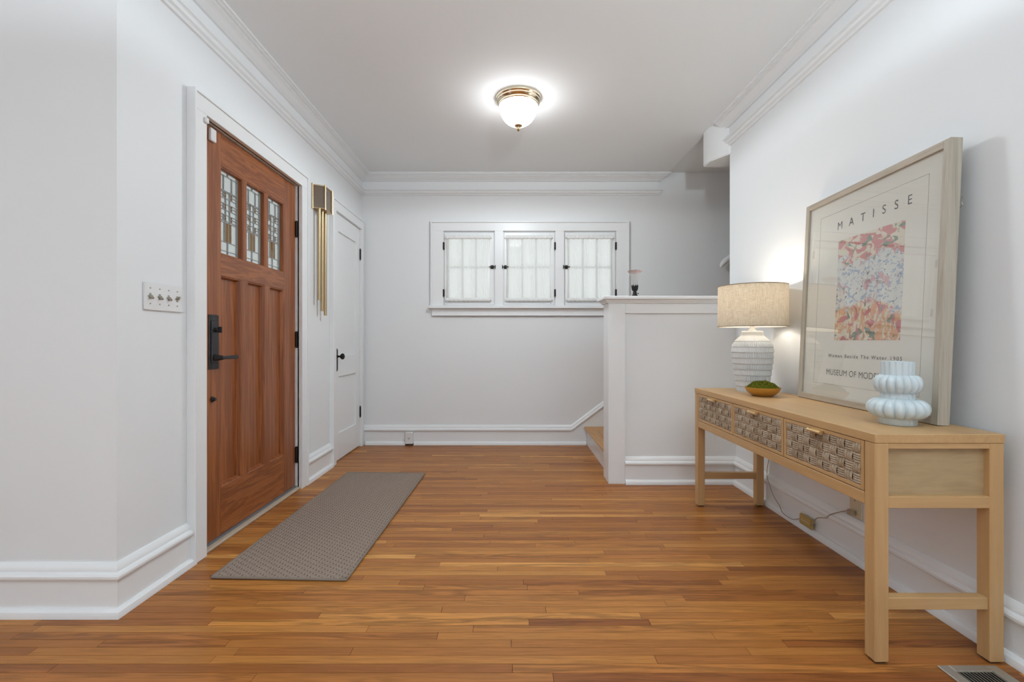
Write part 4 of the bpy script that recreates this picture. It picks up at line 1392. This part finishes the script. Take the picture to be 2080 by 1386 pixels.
# tufts standing up from the mound
for k in range(1500):
    rr = 0.075 * math.sqrt(rn.random()); a = rn.uniform(0, 6.283)
    x, y = rr * math.cos(a), rr * math.sin(a); t = rr / 0.0765
    z = TZ + 0.036 * (1 - t ** 2.4) + 0.041 + noise.noise((x * 55, y * 55, 1.7)) * 0.006
    d = Vector((x * 6 + rn.uniform(-.5, .5), y * 6 + rn.uniform(-.5, .5), 1)).normalized() * rn.uniform(0.003, 0.008)
    s = 0.0013
    b0 = Vector((BX_ + x, BY_ + y, z - 0.001))
    v = [bm.verts.new(b0 + Vector((s * math.cos(a + q * 2.09), s * math.sin(a + q * 2.09), 0))) for q in range(3)] + [bm.verts.new(b0 + d)]
    for q in range(3): bm.faces.new((v[q], v[(q + 1) % 3], v[3]))
mo = tag(obj('moss', bm, M_moss, None, sharp=180), 'green mound of moss filling the gold bowl', 'moss')

# ------------------------------------------------------------------ tiered vase
VX, VY = 1.337, 1.578
va = thing('tiered_vase', 'pale blue fluted ceramic vase with two bulging rings on the console', 'vase', (VX, VY, TZ))
NL = 16


def flute(depth):
    def f(r, z, a, j): return r - depth * (1 - abs(math.sin(NL / 2 * a + 0.2)) ** 0.6)
    return f


def fluted(name, prof, depth, cap1=True):
    bm = bmesh.new(); lathe(bm, prof, (VX, VY, TZ), NL * 12, rf=flute(depth), cap1=cap1)
    return obj(name, bm, M_ceramic, va, sharp=80)


fluted('foot', [(0.050, 0.0), (0.0535, 0.002), (0.0535, 0.038)], 0.0022)
pr = [(0.046 + 0.000, 0.022)]
for k in range(21):
    a = -math.pi / 2 + math.pi * k / 20
    pr.append((0.050 + 0.038 * math.cos(a), 0.056 + 0.034 * math.sin(a)))
fluted('lower_ring', pr, 0.015)
fluted('waist', [(0.048, 0.084), (0.048, 0.125)], 0.003)
pr = []
for k in range(21):
    a = -math.pi / 2 + math.pi * k / 20
    pr.append((0.046 + 0.0225 * math.cos(a), 0.140 + 0.0315 * math.sin(a)))
fluted('upper_ring', pr, 0.011)
bm = bmesh.new()
lathe(bm, [(0.0475, 0.165), (0.0475, 0.215), (0.0465, 0.217), (0.044, 0.217), (0.043, 0.214), (0.042, 0.06)], (VX, VY, TZ), NL * 12, rf=lambda r, z, a, j: flute(0.0022)(r, z, a, j) if j < 2 else r)
obj('neck', bm, M_ceramic, va, sharp=60)

# ------------------------------------------------------------------ framed poster leaning on the wall
FW, FH, FT, FB = 0.813, 0.977, 0.040, 0.028
tilt = R(2.6)
yaw = math.atan2(0.0369, 0.812)
pic = thing('framed_poster', 'large framed exhibition poster in washed wood leaning above the console', 'framed poster', (1.4745, 2.350, TZ + 0.0005))
# local x to the viewer's right, local -y to the viewer, local z up
pic.matrix_world = Matrix.Translation((1.4745, 2.350, TZ + 0.0020)) @ Matrix.Rotation(R(-90) - yaw, 4, 'Z') @ Matrix.Rotation(-tilt, 4, 'X')


def pbox(name, x0, x1, y0, y1, z0, z1, m, parent=pic, bevel=0.0015):
    bm = bmesh.new(); bx(bm, x0, x1, y0, y1, z0, z1)
    if parent is pic:
        return obj(name, bm, m, parent, bevel, local=True)
    o = obj(name, bm, m, parent, bevel, local=True)
    o.location = o.location - parent.location
    return o


pbox('frame_stile', 0, FB, 0, FT, 0, FH, M_frame)
pbox('frame_stile', FW - FB, FW, 0, FT, 0, FH, M_frame)
pbox('frame_rail', FB, FW - FB, 0, FT, 0, FB, M_frame_y)
pbox('frame_rail', FB, FW - FB, 0, FT, FH - FB, FH, M_frame_y)
pbox('backing_board', 0.01, FW - 0.01, FT - 0.004, FT - 0.001, 0.01, FH - 0.01, mat('brown_board', (0.25, 0.18, 0.12), 0.9), bevel=0)
pap = pbox('poster_sheet', FB, FW - FB, 0.0105, 0.0135, FB, FH - FB, M_paper, bevel=0)
pbox('glazing', FB, FW - FB, 0.0050, 0.0065, FB, FH - FB, M_pic_glass, bevel=0)
bm = bmesh.new()
lx0, lx1, lz0, lz1 = 0.110, 0.722, 0.085, 0.887
wln = 0.0011
for q in ((lx0, lx1, lz0, lz0 + wln), (lx0, lx1, lz1 - wln, lz1), (lx0, lx0 + wln, lz0, lz1), (lx1 - wln, lx1, lz0, lz1)):
    bx(bm, q[0], q[1], 0.0101, 0.0106, q[2], q[3])
o = obj('border_line', bm, M_line, pap, local=True); o.location = o.location - pap.location
bm = bmesh.new(); bx(bm, 0.250, 0.626, 0.0098, 0.0106, 0.290, 0.748)
o = obj('printed_picture', bm, M_art, pap, local=True, origin=(0.250, 0.0105, 0.290)); o.location = o.location - pap.location
bm_hang = bmesh.new()


def lettering(text, x0, x1, z, cap, spacing, name, bold=0.0):
    cu = bpy.data.curves.new('tmp', 'FONT')
    cu.body = text; cu.size = 1.0; cu.offset = bold; cu.space_character = spacing
    to = bpy.data.objects.new('tmp', cu); C.objects.link(to)
    bpy.context.view_layer.update()
    dg = bpy.context.evaluated_depsgraph_get()
    me = bpy.data.meshes.new_from_object(to.evaluated_get(dg))
    bpy.data.objects.remove(to)
    xs = [v.co.x for v in me.vertices]; ys = [v.co.y for v in me.vertices]
    capu = 0.70
    sx = (x1 - x0) / (max(xs) - min(xs)); sz = cap / capu
    mx = min(xs)
    for v in me.vertices:
        v.co = Vector(((v.co.x - mx) * sx, 0.0, v.co.y * sz))
    me.materials.clear(); me.materials.append(M_ink)
    o = bpy.data.objects.new(name, me); C.objects.link(o)
    o.parent = pap
    o.location = Vector((x0, 0.0099, z)) - pap.location
    W[o] = Vector((0, 0, 0))
    return o


lettering('MATISSE', 0.238, 0.652, 0.801, 0.036, 2.7, 'lettering')
lettering('Woman Beside The Water 1905', 0.212, 0.640, 0.212, 0.0150, 1.35, 'lettering', 0.012)
lettering('MUSEUM OF MODERN ART', 0.205, 0.647, 0.130, 0.0265, 1.05, 'lettering')
bm = bmesh.new()
tube(bm, smooth_path([(FW + 0.0005, FT + 0.003, 0.775), (FW + 0.006, FT + 0.002, 0.77), (FW + 0.003, FT + 0.002, 0.755), (FW + 0.007, FT + 0.002, 0.745), (FW - 0.004, FT + 0.003, 0.740)], 4), 0.0012, 6)
obj('hanging_wire', bm, M_nickel, pic, local=True)

# ------------------------------------------------------------------ floor register
rg = thing('floor_register', 'grey metal floor register by the near console leg', 'floor vent', (1.39, 1.24, 0))
rx0, rx1, ry0, ry1 = 1.303, 1.482, 1.02, 1.395
for d in ((rx0, rx0 + 0.034, ry0, ry1), (rx1 - 0.034, rx1, ry0, ry1), (rx0 + 0.034, rx1 - 0.034, ry0, ry0 + 0.034), (rx0 + 0.034, rx1 - 0.034, ry1 - 0.026, ry1)):
    box_obj('rim', (*d, 0.0, 0.006), M_register, rg, 0.0015)
box_obj('duct_shade', (rx0 + 0.034, rx1 - 0.034, ry0 + 0.034, ry1 - 0.026, 0.0003, 0.001), M_slot, rg, 0)  # thin dark sheet painting the shade below the slats
ns = 11
for k in range(ns):
    x = rx0 + 0.034 + (k + 0.5) * (rx1 - rx0 - 0.068) / ns
    bm = bmesh.new()
    prism(bm, [(x + 0.0030, 0.0012), (x + 0.0014, 0.0012), (x - 0.0034, 0.0058), (x - 0.0014, 0.0058)], 'y', ry0 + 0.034, ry1 - 0.026)
    obj('slat', bm, M_register, rg)
